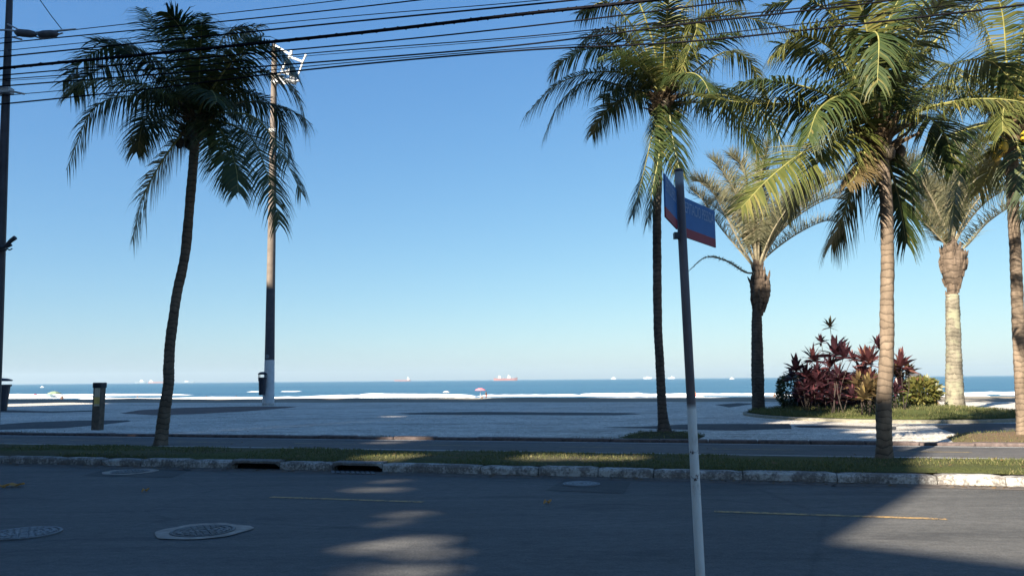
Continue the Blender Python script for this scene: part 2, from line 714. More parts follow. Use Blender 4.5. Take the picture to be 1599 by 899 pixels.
def strip(t0, t1, n0, n1, z, name, mat, cuts=60, wob=0.0, kind='structure'):
    b = MB()
    vs, fs = [], []
    for i in range(cuts + 1):
        t = t0 + (t1 - t0) * i / cuts
        w0 = wob * noise.noise(V((t * .6, n0, 3)))
        w1 = wob * noise.noise(V((t * .6, n1, 7)))
        vs += [tn(t, n0 + w0, z), tn(t, n1 + w1, z)]
    for i in range(cuts):
        fs.append((2 * i, 2 * i + 2, 2 * i + 3, 2 * i + 1))
    b.add(vs, fs)
    return setting(b.build(name, mat), kind)


# ------------------------------------------------------------------ the ground, road, promenade, beach, sea
PZ = 0.14
KN = 12.07                            # kerb face
prof = [(-4000, -.03), (-60, -.03), (45.2, -.03), (46.2, .135), (48, .16), (50, .18), (52, .20), (54, .21), (55, .17), (57, .0), (62, -.5), (80, -1.6), (110, -2.2), (150, -2.62), (175, -2.8), (230, -4), (400, -9), (3000, -30)]


def ground_z(n):
    for (a, za), (b_, zb) in zip(prof, prof[1:]):
        if n <= b_:
            return za + (zb - za) * (n - a) / (b_ - a)
    return prof[-1][1]


ts = [-4000, -800, -300] + [x * 2.0 - 130 for x in range(116)] + [220, 500, 4000]
ns = [n for n, z in prof]
g = MB()
vs, fs = [], []
for n, z in prof:
    for t in ts:
        dz = 0
        dn = 0
        if 46 <= n <= 60 and abs(t) < 200:
            dz = .07 * noise.noise(V((t * .25, n * .3, 0)))
            dn = .4 * noise.noise(V((t * .15, n, 5)))
        vs.append(tn(t, n + dn, z + dz))
for i in range(len(prof) - 1):
    for j in range(len(ts) - 1):
        a = i * len(ts) + j
        fs.append((a, a + 1, a + 1 + len(ts), a + len(ts)))
g.add(vs, fs)
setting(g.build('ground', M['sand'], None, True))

strip(-160, 160, 2.95, KN, 0.0, 'road', M['asphalt'], 40)
strip(-160, 160, KN - .38, KN - .002, 0.004, 'gutter', M['gutter'], 300, .10)
strip(-160, 160, 14.25, 16.98, PZ, 'bike_path', M['path_asphalt'], 40)
strip(-160, 160, 17.30, 45.9, PZ + .004, 'promenade', M['cobble'], 160, .45)
strip(-160, 160, -6.0, 2.9, .14, 'near_pavement', M['concrete'], 20)

# painted lines of the road and the bike path
for (x0, y0, x1, y1) in ((418, 777, 662, 783), (1115, 797, 1475, 808.5)):
    a, b_ = to_tn(gp(x0, y0)), to_tn(gp(x1, y1))
    L = 3.0
    strip(a[0], b_[0], 9.17, 9.27, .004, 'road_centre_line', M['yellow_line'], 8, .008)
for k in (-4, -3, -2, 2, 3, 4):
    t = -5.62 + k * 5.6
    strip(t, t + 2.3, 9.17, 9.27, .004, 'road_centre_line', M['yellow_line'], 4)
strip(-90, 90, 16.72, 16.80, PZ + .004, 'path_edge_line', M['white_line'], 60, .015)
strip(-90, 90, 14.46, 14.53, PZ + .004, 'path_edge_line', M['white_line'], 60, .015)
for k in range(-12, 10):
    strip(k * 3.0, k * 3.0 + 1.5, 15.57, 15.64, PZ + .004, 'path_centre_line', M['path_yellow'], 3, .01)

# square asphalt repairs round the manholes
def patch_quad(px, z, name, mat):
    return flat_poly([gp(x, y, z) for x, y in px], z, name, mat)


patch_quad([(852, 765), (880, 749), (985, 752), (975, 770)], .004, 'asphalt_repair', M['patch_asphalt'])
patch_quad([(130, 742), (170, 731), (300, 733), (268, 745)], .004, 'asphalt_repair', M['patch_asphalt'])

# inlays in the cobbles


def inlay(px, mat, name='paving_inlay'):
    pts = [gp(x, y, PZ) for x, y in px]
    out = []
    for i, p in enumerate(pts):
        q = pts[(i + 1) % len(pts)]
        k = max(1, int((q - p).length / .5))
        for j in range(k):
            m = p.lerp(q, j / k)
            m = m + V((noise.noise(m * .9), noise.noise(m * .9 + V((9, 0, 0))), 0)) * .12
            out.append(m)
    return flat_poly(out, PZ + .008, name, mat)


inlay([(186, 645), (220, 640), (290, 636.4), (380, 634.4), (440, 634.4), (466, 635), (430, 638.5), (370, 643), (300, 646.5), (240, 648)], M['cobble_red'])
inlay([(-200, 672), (-60, 666), (0, 662.5), (50, 659), (120, 656.5), (200, 656), (207, 657.6), (150, 664), (100, 668), (0, 671), (-100, 675)], M['cobble_dark'])
inlay([(-40, 639), (10, 640), (80, 642), (146, 640.5), (146, 642.4), (80, 644.2), (10, 643.6), (-40, 643)], M['cobble_dark'])
inlay([(618, 645.2), (680, 643.4), (760, 642.8), (980, 644.6), (1000, 646.4), (960, 648.2), (700, 647.6), (640, 647)], M['cobble_dark'])
inlay([(935, 667), (1000, 666), (1080, 662), (1235, 661.5), (1238, 669.4), (1150, 672.5), (1085, 671), (1000, 668.6)], M['cobble_dark'])
inlay([(1240, 664.5), (1300, 664), (1400, 666), (1399, 671), (1330, 668.6), (1250, 667.6)], M['cobble_dark'])
inlay([(1455, 664), (1530, 661), (1640, 662), (1720, 667), (1640, 674), (1500, 679), (1478, 674)], M['cobble_dark'])  # dark inlay and the palm crown's shadow, painted as one shape
inlay([(1116, 632), (1150, 629), (1180, 630), (1140, 636)], M['cobble_dark'])

# edging between bike path and promenade
kb = MB()
t = -60.0
while t < 60:
    L = 1.0 + random.uniform(-.05, .05)
    kb.box(tn(t + L / 2, 17.14, .10), (L - .012, .30 + random.uniform(-.01, .01), .20 + random.uniform(-.02, .02)), (tn(1, 0), tn(0, 1), V((0, 0, 1))), 0, .02)
    t += L
setting(kb.build('path_edging', M['dark_concrete']))

# the kerb stones, with two drain mouths
AX = (tn(1, 0), tn(0, 1), V((0, 0, 1)))
d1 = (to_tn(gp(372, 729))[0], to_tn(gp(449, 730))[0])
d2 = (to_tn(gp(530, 732))[0], to_tn(gp(605, 734))[0])
kb = MB()
t = -40.0
joints = []
stops = [d1[0], d1[1], d2[0], d2[1], 40.0]
for s in stops:
    while t < s - .02:
        L = random.choice((.85, .95, 1.0, 1.3, 1.7))
        if s - t < L + .35:
            L = s - t
        inside = (abs(s - d1[1]) < 1e-6 or abs(s - d2[1]) < 1e-6)
        if inside:
            L = s - t
        h = .130 + random.uniform(-.01, .008)
        n0 = KN + random.uniform(-.008, .01)
        if not inside:
            seg = max(2, int(L / .12))
            rs = []
            for i in range(seg + 1):
                tt = t + .007 + (L - .014) * i / seg
                e = .018 * noise.noise(V((tt * 3.1, 2, 1))) + .012 * noise.noise(V((tt * 9, 4, 1)))
                end = .014 if i in (0, seg) else 0
                r = [tn(tt, n0 + end, -.04), tn(tt, n0 + end + .010 + e * .4, h - .035 + e - end), tn(tt, n0 + .04 + e, h + e - end), tn(tt, n0 + .22, h + e * .4 - end), tn(tt, n0 + .225, -.04)]
                rs.append(r)
            kb.rings(rs, True)
        t += L
setting(kb.build('kerb', M['kerb']))
for (a, b_), lab, grate in ((d1, 'wide storm drain mouth in the kerb under a blackened lintel', False), (d2, 'storm drain mouth in the kerb with an iron grate before it', True)):
    base = tn((a + b_) / 2, KN + .1, 0)
    dr = thing('storm_drain', base, lab, 'storm drain', 'storm drains in the kerb')
    W = b_ - a
    m = MB()
    seg = 14
    rs = []
    for i in range(seg + 1):
        tt = a + .01 + (W - .02) * i / seg
        e = .02 * noise.noise(V((tt * 5, 8, 1))) + .012 * noise.noise(V((tt * 14, 8, 1)))
        lo = .098 + .4 * e if 0 < i < seg else .05
        rs.append([tn(tt, KN + .015, lo), tn(tt, KN + .012, .135 + e), tn(tt, KN + .05, .148 + e), tn(tt, KN + .27, .150), tn(tt, KN + .27, lo)])
    m.rings(rs, True)
    m.build('lintel', M['kerb_dirty'] if 'kerb_dirty' in M else make_kerb('blackened kerb', .56, .64), dr)
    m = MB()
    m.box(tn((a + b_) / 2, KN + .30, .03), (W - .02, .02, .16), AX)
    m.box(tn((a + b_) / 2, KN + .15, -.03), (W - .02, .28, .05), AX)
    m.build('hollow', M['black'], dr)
    if grate:
        m = MB()
        for i in range(9):
            tt = a + .12 + (W - .1) * i / 9
            m.box(tn(tt, KN - .20, .012), (.05, .34, .012), (tn(.86, .5), tn(-.5, .86), V((0, 0, 1))))
        m.build('grate', M['iron'], dr)

# ------------------------------------------------------------------ turf verge with blades


def blades(count, sample, name, hmin, hmax, mat=None):
    b = MB()
    for _ in range(count):
        p = sample()
        if p is None:
            continue
        a = random.uniform(0, 6.283)
        h = random.uniform(hmin, hmax)
        wv = V((math.cos(a), math.sin(a), 0)) * random.uniform(.004, .009)
        ln = V((random.uniform(-1, 1), random.uniform(-1, 1), 0)) * h * .6
        b.add([p - wv, p + wv, p + ln * .5 + V((0, 0, h * .7)) + wv * .6, p + ln + V((0, 0, h))], [(0, 1, 2, 3)])
    return setting(b.build(name, mat or M['blade']), 'stuff')


def verge_z(t, n):
    e = min(1, (n - 12.28) / .25, (14.27 - n) / .25)
    return .125 + .05 * max(0, e) + .03 * noise.noise(V((t * .7, n * .7, 0)))


b = MB()
vs, fs = [], []
nt_, nn = 260, 9
for i in range(nt_ + 1):
    t = -60 + 120 * i / nt_
    for j in range(nn + 1):
        n = 12.28 + 1.99 * j / nn
        edge = .06 * noise.noise(V((t * 2.3, j, 4))) if j == nn else 0
        vs.append(tn(t, n + edge + (.02 if j == nn else 0), verge_z(t, n) + (.012 if j == nn else 0)))
for i in range(nt_):
    for j in range(nn):
        a = i * (nn + 1) + j
        fs.append((a, a + nn + 1, a + nn + 2, a + 1))
b.add(vs, fs)
setting(b.build('verge', M['grass'], None, True))


def s_verge():
    t = random.uniform(-19, 9)
    n = random.uniform(12.27, 14.3) if random.random() > .25 else random.choice((random.gauss(12.33, .04), random.gauss(14.26, .06)))
    if noise.noise(V((t * .5, n * 1.3, 9))) < -.08 + random.uniform(-.15, .15):
        return None
    return tn(t, n, verge_z(t, min(max(n, 12.29), 14.26)) - .01)


blades(46000, s_verge, 'verge_grass', .02, .06)

# grass patch at the foot of the middle palm, dry patch at the right
def blob(px, z, name, mat, rise=.05, grow=None):
    pts = [gp(x, y, PZ) for x, y in px]
    out = []
    for i, p in enumerate(pts):
        q = pts[(i + 1) % len(pts)]
        k = max(1, int((q - p).length / .25))
        out += [p.lerp(q, j / k) + V((random.uniform(-.05, .05), random.uniform(-.05, .05), 0)) for j in range(k)]
    c = sum(out, V()) / len(out)
    b = MB()
    vs = [V((p.x, p.y, z)) for p in out] + [V((c.x + (p.x - c.x) * .75, c.y + (p.y - c.y) * .75, z + rise)) for p in out] + [V((c.x, c.y, z + rise * 1.3))]
    n = len(out)
    fs = [(i, (i + 1) % n, n + (i + 1) % n, n + i) for i in range(n)] + [(n + i, n + (i + 1) % n, 2 * n) for i in range(n)]
    b.add(vs, fs)
    o = b.build(name, mat, None, True)
    if o.data.polygons[0].normal.z < 0:
        o.data.flip_normals()
    return setting(o), out, c


_, mp, mc = blob([(966, 683), (1000, 675), (1040, 672.5), (1080, 676), (1104, 680), (1095, 685.5), (1040, 686.5), (990, 686)], PZ + .006, 'palm_bed', M['bed_soil'], .03)


def s_bed():
    p = random.choice(mp)
    k = math.sqrt(random.random())
    return V((mc.x + (p.x - mc.x) * k, mc.y + (p.y - mc.y) * k, PZ + .03))


blades(1600, s_bed, 'palm_bed_grass', .015, .05)
_, dpz, dc = blob([(1490, 692), (1478, 683), (1496, 678.5), (1600, 673), (1760, 672), (1800, 693), (1640, 695)], PZ + .012, 'dry_bed', M['dry_grass'], .04)


def s_dry():
    p = random.choice(dpz)
    k = math.sqrt(random.random())
    return V((dc.x + (p.x - dc.x) * k, dc.y + (p.y - dc.y) * k, PZ + .03))


blades(3000, s_dry, 'dry_bed_grass', .02, .06)

# weeds in the joints along the front edge of the promenade, litter in the gutter


def s_weed():
    t = random.uniform(-24, 12)
    n = 17.34 + abs(random.gauss(0, .35))
    if noise.noise(V((t * .55, n * .8, 21))) < .12:
        return None
    return tn(t, n, PZ)


blades(9000, s_weed, 'edge_weeds', .015, .06)
b = MB()
for _ in range(2600):
    t = random.uniform(-20, 9)
    q = random.random()
    n = KN - .02 - abs(random.gauss(0, .16)) if q < .55 else random.uniform(12.3, 14.25) if q < .85 else random.uniform(14.3, 30)
    z = .008 if q < .55 else verge_z(t, n) + .03 if q < .85 else PZ + .012
    if q < .55 and noise.noise(V((t * .8, 0, 33))) < -.05:
        continue
    p = tn(t, n, z)
    a = random.uniform(0, 6.283)
    L = random.uniform(.012, .045)
    u = V((math.cos(a), math.sin(a), random.uniform(-.1, .3))) * L
    v_ = V((-math.sin(a), math.cos(a), random.uniform(0, .5))) * L * random.uniform(.15, .45)
    b.add([p - u, p - v_, p + u, p + v_], [(0, 1, 2, 3)])
setting(b.build('leaf_litter', M['dead_litter']), 'stuff')

# ------------------------------------------------------------------ planter
pa, pb_ = gp(1140, 642, PZ), gp(1566, 648, PZ)
PC = V((13.1, 27.6, PZ))
tA = to_tn(PC)
PRX, PRY = 4.75, 5.2


def ell(k, a, z):
    return PC + tn(1, 0) * (PRX * k * math.cos(a)) + tn(0, 1) * (PRY * k * math.sin(a)) + V((0, 0, z - PZ))


def mound_z(k):
    return PZ + .085 + .25 * (1 - k * k)


planter = None
b = MB()
N = 96
rs_in, rs = [], []
for j, (k, z) in enumerate(((1.0, PZ - .02), (1.0, PZ + .085), (.99, PZ + .10), (.972, PZ + .10), (.967, PZ + .05))):
    rs.append([ell(k, 2 * math.pi * i / N, z) for i in range(N)])
b.rings(rs, False)
setting(b.build('planter_kerb', M['pale_concrete']))
b = MB()
rs = []
for k in (.962, .85, .7, .5, .3, .12):
    rs.append([ell(k, 2 * math.pi * i / N, mound_z(k) + .03 * noise.noise(V((k * 9, i * .4, 2)))) for i in range(N)])
b.rings(rs, True)
setting(b.build('planter_turf', M['mound'], None, True))


def s_mound():
    k = math.sqrt(random.random()) * .96
    a = random.uniform(0, 6.283)
    if random.random() < .5:
        a = random.uniform(R(150), R(390))
    if noise.noise(V((k * 6, a * 3, 2))) < -.25:
        return None
    return ell(k, a, mound_z(k) - .01)


blades(12000, s_mound, 'planter_grass', .04, .13)


def planter_pt(x, y):                 # where a stem seen in the photograph meets the planter turf
    z = PZ + .3
    p = gp(x, y, z)
    return p


# ------------------------------------------------------------------ palms
GR = V((0, 0, -1))


def leaflets(b, path, S0, Lmax, wid, n, droop, mi=0, a0=72, a1=30, start=.12, up=.25, roll=0.0, prof='coco', seg=3, jit=.055):
    m = len(path) - 1
    for i in range(n):
        s = start + (1 - start) * (i + random.uniform(0, .8)) / n
        k = min(int(s * m), m - 1)
        u = s * m - k
        P = path[k].lerp(path[k + 1], u)
        T = (path[k + 1] - path[k]).normalized()
        S = (S0 - T * S0.dot(T)).normalized()
        Nn = S.cross(T).normalized()
        if Nn.z < 0 and abs(T.z) < .95:
            Nn = -Nn
        x = (s - start) / (1 - start)
        if prof == 'coco':
            ll = Lmax * (.55 + .45 * math.sin(min(1, x / .35) * math.pi / 2)) * (1 - .55 * max(0, (x - .5) / .5) ** 1.6)
        else:
            ll = Lmax * (.5 + .5 * math.sin(math.pi * min(1, x * .9 + .1)))
        al = R(a0 + (a1 - a0) * x ** 1.3)
        for sg in (-1, 1):
            if prof == 'coco' and noise.noise(V((s * 14, sg * 5, P.x * 3 + P.z))) > .36:
                continue
            l = ll * random.uniform(.80, 1.1) * (random.uniform(.4, .8) if random.random() < .08 else 1)
            a = al + random.gauss(0, jit)
            d = T * math.cos(a) + S * (sg * math.sin(a)) + Nn * (up + random.gauss(0, jit))
            d.normalize()
            w0 = wid * random.uniform(.75, 1.15)
            p = P.copy()
            W = d.cross(Nn).normalized()
            vs = []
            dr = droop * random.uniform(.75, 1.25)
            for j in range(seg + 1):
                q = j / seg
                ww = w0 * (.55 + .45 * math.sin(math.pi * min(1, q * 1.3 + .15))) * (1 - q ** 2.2) + .001
                vs += [p - W * ww, p + W * ww]
                d = (d + GR * dr * (.5 + q)).normalized()
                p = p + d * (l / seg)
            b.add(vs, [(2 * j, 2 * j + 1, 2 * j + 3, 2 * j + 2) for j in range(seg)], mi)


def side_of(path):
    h = path[-1] - path[0]
    h.z = 0
    if h.length < .15:
        h = V((1, .3, 0))
    h.normalize()
    return V((-h.y, h.x, 0))


def coco_frond(parent, path, lit_tone=False, droop=.42, Lmax=.78, twist=0.0, n=64, wid=.0185, dead=False):
    n = int(n * 1.45)
    Lmax *= 1.36
    droop *= 1.25
    b = MB()
    path = spline(path, 22)
    S = side_of(path)
    T = (path[-1] - path[0]).normalized()
    S = Matrix.Rotation(twist, 3, T) @ S
    b.tube(path, lerp_list([.036, .026, .018, .012, .005], 22), 5, 1)
    leaflets(b, path, S, Lmax, wid, n, droop, 0, 84, 40, .10, .10)
    return b.build('frond', [M['dead_leaf'] if dead else M['palm_leaf_young'] if lit_tone else M['palm_leaf'], M['rachis']], parent)


def px_path(pts, Y0, dy, c0):
    """pixels of a frond's midrib, depth sliding from the crown by dy metres"""
    out = [c0]
    n = len(pts)
    for i, (x, y) in enumerate(pts):
        f = (i + 1) / n
        out.append(dp(x, y, Y0 + dy * f))
    return out


def free_path(c, az, el, L, bend):
    """arching midrib: azimuth, start elevation, length, total bend"""
    p = c.copy()
    out = [p.copy()]
    k = 8
    for i in range(k):
        e = el - bend * (i / k) ** 1.2
        p = p + V((math.cos(az) * math.cos(e), math.sin(az) * math.cos(e), math.sin(e))) * (L / k)
        out.append(p.copy())
    return out


def trunk(parent, pts, Y, mat, n=14, rough=.05, flare=True, dY=0.0):
    rough = rough * 1.5
    P = [dp(x, y, Y + dY * i / (len(pts) - 1)) for i, (x, y, w_) in enumerate(pts)]
    P[0].z = min(P[0].z, PZ - .05)
    rad = [w_ / 2 / F * Y for x, y, w_ in pts]
    L = sum((a - b_).length for a, b_ in zip(P, P[1:]))
    k = max(20, int(L / .07))
    path = spline(P, k)
    rr = [v.x for v in spline([V((r, 0, 0)) for r in rad], k)]
    b = MB()

    def wob(i, j):
        return 1 + rough * (1.0 if i % 2 else -.4) * (.6 + .5 * noise.noise(V((i * .9, j * 2.0, 3)))) + rough * 1.2 * noise.noise(V((i * .25, j * .8, 0)))
    b.tube(path, rr, n, 0, True, wob)
    return b.build('trunk', mat, parent, True)


def crown_core(parent, c, r, mats):
    b = MB()
    for i in range(46):                # stubs and fibre of old leaf bases
        a = random.uniform(0, 6.283)
        z0 = random.uniform(-.75, .25) * r * 2.4
        rr = r * (.55 + .35 * (z0 / r + 1.8) / 2.4)
        d = V((math.cos(a), math.sin(a), random.uniform(.4, 1.6))).normalized()
        p = c + V((math.cos(a) * rr * .5, math.sin(a) * rr * .5, z0))
        L = random.uniform(.25, .55)
        b.tube([p, p + d * L * .5, p + d * L + V((math.cos(a), math.sin(a), 0)) * .12], [.05, .045, .018], 5)
    b.lathe(c + V((0, 0, -r * 1.6)), [(r * .45, 0), (r * .7, r * .6), (r * .8, r * 1.3), (r * .5, r * 2.0), (.03, r * 2.6)], 10)
    return b.build('leaf_bases', mats, parent)


def coconuts(parent, c, n, r, mat, up=-.3):
    for i in range(n):
        a = i * 2.399 + random.uniform(-.3, .3)
        p = c + V((math.cos(a) * r, math.sin(a) * r, up + random.uniform(-.22, .18)))
        b = MB()
        pr = [(.01, -.15), (.06, -.13), (.105, -.05), (.11, .02), (.085, .09), (.04, .13), (.01, .145)]
        ax = V((random.uniform(-.5, .5), random.uniform(-.5, .5), 1)).normalized()
        X = ax.cross(V((0, 1, 0))).normalized()
        b.lathe(p, pr, 10, 0, (X, ax.cross(X), ax))
        b.build('coconut', mat, parent, True)


def coco_palm(label, tr_pts, Y, mat, cpx, fronds, fill, seed, lit_share=.1, nuts=(6, 'coconut'), core=.26, L=3.1, group='coconut palms along the verge', fill_el=None):
    random.seed(seed)
    base = dp(tr_pts[0][0], tr_pts[0][1], Y)
    base.z = PZ
    root = thing('coconut_palm', base, label, 'palm tree', group)
    trunk(root, tr_pts, Y, mat)
    c = dp(cpx[0], cpx[1], Y)
    crown_core(root, c, core, M['rachis_dark'])
    for sp in fronds:
        pts, dy = sp[0], sp[1]
        opt = sp[2] if len(sp) > 2 else {}
        c0 = c + V((0, 0, random.uniform(-.1, .2)))
        coco_frond(root, px_path(pts, Y, dy, c0), opt.get('young', random.random() < lit_share), opt.get('droop', random.uniform(.34, .5)), opt.get('L', .80), opt.get('twist', random.uniform(-.35, .35)), opt.get('n', 66), .0185, opt.get('dead', False))
    for i in range(fill):
        az = i * 2.39996 + random.uniform(-.35, .35)
        q = i / max(1, fill - 1)
        el = R(86 - 78 * q + random.uniform(-8, 8))
        ln = L * random.uniform(.85, 1.05)
        bend = R(random.uniform(60, 105) * (.55 + .45 * q))
        coco_frond(root, free_path(c + V((0, 0, .12)), az, el, ln, bend), random.random() < lit_share * 1.3, random.uniform(.28, .5), .72, random.uniform(-.4, .4), 60)
    coconuts(root, c, nuts[0], core * 1.35, M[nuts[1]])
    return root, c


# left palm, in shade
coco_palm('coconut palm with a leaning dark trunk, left of the tall mast',
          [(250, 697, 25), (252, 685, 20), (257, 640, 17.5), (263, 600, 16), (263.5, 570, 16), (267, 525, 15), (276, 460, 14.5), (289, 396, 14.5), (298, 300, 14), (303, 240, 14), (306, 200, 15)],
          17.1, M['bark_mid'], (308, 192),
          [([(267, 153), (213, 149), (147, 169), (103, 266)], -.5, {'twist': .1}),
           ([(262, 110), (203, 72), (150, 80), (98, 128)], .4),
           ([(285, 208), (252, 254), (222, 311), (207, 372)], -.8, {'twist': .5}),
           ([(275, 120), (245, 55), (222, 14)], 1.2),
           ([(300, 110), (285, 50), (262, 20)], -.8),
           ([(310, 110), (315, 50), (318, 22)], 1.4),
           ([(330, 110), (352, 55), (392, 40)], .6),
           ([(350, 120), (395, 75), (440, 80), (462, 120)], -.6),
           ([(345, 140), (410, 112), (460, 140), (483, 215)], .7, {'droop': .35}),
           ([(329, 178), (395, 182), (437, 235), (470, 300)], -.5),
           ([(345, 190), (392, 215), (420, 280), (437, 350)], -1.0, {'twist': .4}),
           ([(330, 190), (352, 215), (368, 260), (372, 300)], -1.3),
           ([(255, 130), (190, 100), (135, 120), (110, 150)], .9),
           ([(290, 150), (262, 150), (225, 190), (215, 235)], 1.2),
           ([(340, 150), (380, 145), (430, 170), (452, 245)], 1.4)],
          12, 3, .04, (5, 'coconut_b'), .26, 2.7)

# middle palm
coco_palm('coconut palm with a dark straight trunk, standing in the grass patch behind the street sign',
          [(1038, 677, 27), (1037, 668, 20), (1034, 640, 14.5), (1032, 600, 14), (1030, 560, 13.5), (1027, 500, 13.5), (1026, 400, 13.5), (1026, 340, 13.5), (1028, 250, 13), (1030, 200, 14), (1032, 165, 15)],
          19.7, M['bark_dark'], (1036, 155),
          [([(990, 118), (930, 113), (868, 133), (822, 178)], -.6, {'twist': .15}),
           ([(985, 140), (920, 125), (875, 160), (850, 212)], .6),
           ([(990, 95), (930, 75), (880, 95), (862, 118)], .5),
           ([(1000, 60), (950, 5), (905, 20)], 1.0),
           ([(1018, 60), (985, -20), (950, -40)], -.8),
           ([(1028, 185), (1030, 235), (1020, 290), (1012, 345)], -1.0, {'twist': .7}),
           ([(1024, 180), (1014, 230), (1000, 290), (988, 335)], -.7, {'twist': .3}),
           ([(1045, 175), (1050, 215), (1062, 270)], -.6),
           ([(1089, 147), (1156, 155), (1209, 196), (1226, 268)], -.4, {'L': .9}),
           ([(1085, 160), (1130, 165), (1165, 200), (1185, 240)], .6),
           ([(1075, 120), (1130, 82), (1170, 95), (1193, 145)], .5),
           ([(1060, 95), (1092, 32), (1150, 25), (1240, 50)], -.4, {'young': True}),
           ([(1052, 95), (1078, 40), (1088, 45), (1060, 118)], -1.2, {'young': True, 'L': .6}),
           ([(1045, 80), (1070, 10), (1115, -15), (1160, 0)], .8, {'young': True}),
           ([(1040, 70), (1042, -10), (1046, -70)], .6),
           ([(1012, 110), (975, 60), (930, 50), (895, 80)], -1.0)],
          11, 8, .08, (5, 'coconut_b'), .26, 3.0)

# right palm, sunlit
coco_palm('tallest sunlit coconut palm, rooted in the verge in front of the planter',
          [(1381, 719, 31), (1381, 705, 25), (1381, 690, 23), (1380, 640, 22), (1382, 600, 22), (1385, 540, 20.5), (1385, 480, 20), (1386, 400, 19), (1384, 320, 19), (1379, 262, 19), (1376, 225, 20)],
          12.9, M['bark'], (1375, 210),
          [([(1330, 212), (1265, 232), (1205, 275), (1157, 325)], -.9, {'young': True, 'droop': .30, 'twist': -.55, 'n': 74}),
           ([(1317, 200), (1245, 165), (1175, 162), (1085, 150)], .4, {'droop': .5}),
           ([(1352, 150), (1300, 78), (1245, 58), (1203, 90)], -.4),
           ([(1345, 110), (1315, 40), (1262, 0), (1200, 10)], .7),
           ([(1362, 110), (1350, 30), (1320, -40)], -.8),
           ([(1382, 110), (1392, 30), (1402, -50)], .5, {'twist': .4}),
           ([(1406, 133), (1450, 75), (1530, 5), (1600, -60)], -.5, {'droop': .12, 'young': True}),
           ([(1400, 130), (1425, 40), (1480, -50)], .8, {'droop': .2}),
           ([(1420, 160), (1480, 105), (1545, 95), (1590, 140)], .7),
           ([(1361, 255), (1330, 300), (1312, 350), (1299, 380)], .9, {'young': False}),
           ([(1352, 235), (1340, 262), (1335, 275), (1322, 290)], -.9, {'L': .4, 'dead': True}),
           ([(1390, 262), (1404, 310), (1415, 378)], .8, {'twist': .5, 'young': False}),
           ([(1350, 185), (1318, 150), (1280, 170), (1262, 215)], -1.2),
           ([(1366, 150), (1360, 60), (1372, 60), (1370, 130)], -1.7, {'L': .7}),
           ([(1395, 200), (1440, 180), (1475, 210), (1490, 260)], .8)],
          7, 21, .25, (5, 'coconut_b'), .23, 3.0)

# far right palm
coco_palm('coconut palm at the right edge of the view with yellow coconuts and a sun-dappled trunk',
          [(1597, 684, 22), (1597, 668, 18), (1595, 620, 16.5), (1592, 560, 17), (1589, 480, 17), (1586, 400, 16.5), (1582, 320, 17), (1580, 250, 17.5), (1580, 225, 18)],
          17.4, M['bark'], (1580, 205),
          [([(1561, 129), (1500, 122), (1450, 150), (1404, 212)], -.7, {'droop': .45, 'L': .95, 'young': True}),
           ([(1540, 195), (1472, 218), (1430, 265), (1398, 330)], -.9, {'L': .95}),
           ([(1545, 160), (1490, 160), (1455, 210), (1440, 260)], .9),
           ([(1560, 110), (1530, 30), (1470, 0)], .6),
           ([(1572, 100), (1565, 20), (1545, -40)], -.7, {'young': True}),
           ([(1590, 100), (1610, 20), (1660, -20)], .5),
           ([(1540, 215), (1510, 240), (1492, 300), (1488, 350)], -.6, {'young': True}),
           ([(1610, 160), (1670, 130), (1730, 170)], -.6),
           ([(1610, 200), (1660, 220), (1700, 290)], .6),
           ([(1590, 230), (1605, 280), (1612, 340)], -.7),
           ([(1566, 235), (1550, 260), (1530, 300)], 1.0)],
          9, 33, .25, (7, 'coconut_y'), .26, 3.0)

# ------------------------------------------------------------------ silvery palms with swollen crownshafts


def silver_palm(label, tr, bulb, Y, cpx, fronds, seed, mat, lk=1.0):
    random.seed(seed)
    base = dp(tr[0][0], tr[0][1], Y)
    base.z = PZ + .25
    root = thing('feather_palm', base, label, 'palm tree', 'silvery palms in the planter')
    trunk(root, tr, Y, mat, 14, .05)
    P = [dp(x, y, Y) for x, y, w_ in bulb]
    rad = [.68 * w_ / 2 / F * Y for x, y, w_ in bulb]
    path = spline(P, 30)
    rr = [max(.02, v.x) for v in spline([V((r, 0, 0)) for r in rad], 30)]
    b = MB()
    b.tube(path, rr, 16, 0, True, lambda i, j: 1 + .07 * noise.noise(V((i * .35, j * 1.4, seed))) + (.05 if (i + j * 3) % 5 == 0 else 0))
    cen = P[0].lerp(P[-1], .5)
    for i in range(52):                # overlapping split leaf bases
        k = random.uniform(.05, .95)
        ii = int(k * 29)
        a = random.uniform(0, 6.283)
        o = V((math.cos(a), math.sin(a), 0))
        p = path[ii] + o * rr[ii] * .92
        L = random.uniform(.18, .40)
        lean = .15 + .45 * random.random() * (1 if random.random() < .25 else .35)
        q = p + (V((0, 0, 1)) + o * lean).normalized() * L
        b.tube([p - V((0, 0, .12)), p.lerp(q, .5) + o * .02, q], [.055, .05, .012], 5)
    b.build('crownshaft', M['crownshaft'], root)
    c = dp(cpx[0], cpx[1], Y)
    paths = [(px_path(sp[0], Y, sp[1], c), sp[2] if len(sp) > 2 else {}) for sp in fronds]
    for i in range(11):
        paths.append((free_path(c, i * 2.4 + .4, R(random.uniform(64, 88)), random.uniform(4.4, 5.6), R(random.uniform(35, 72))), {}))
    for raw, op in paths:
        pth = spline(raw, 24)
        b = MB()
        b.tube(pth, lerp_list([.05, .035, .025, .014, .005], 24), 5, 1)
        S = side_of(pth)
        leaflets(b, pth, S, op.get('L', .98) * lk, .0165, op.get('n', 150), op.get('droop', .16), 0, 58, 26, op.get('start', .22), .6, 0, 'feather', 3, .25)
        b.build('frond', [M['silver_leaf'], M['silver_rachis']], root)
    return root


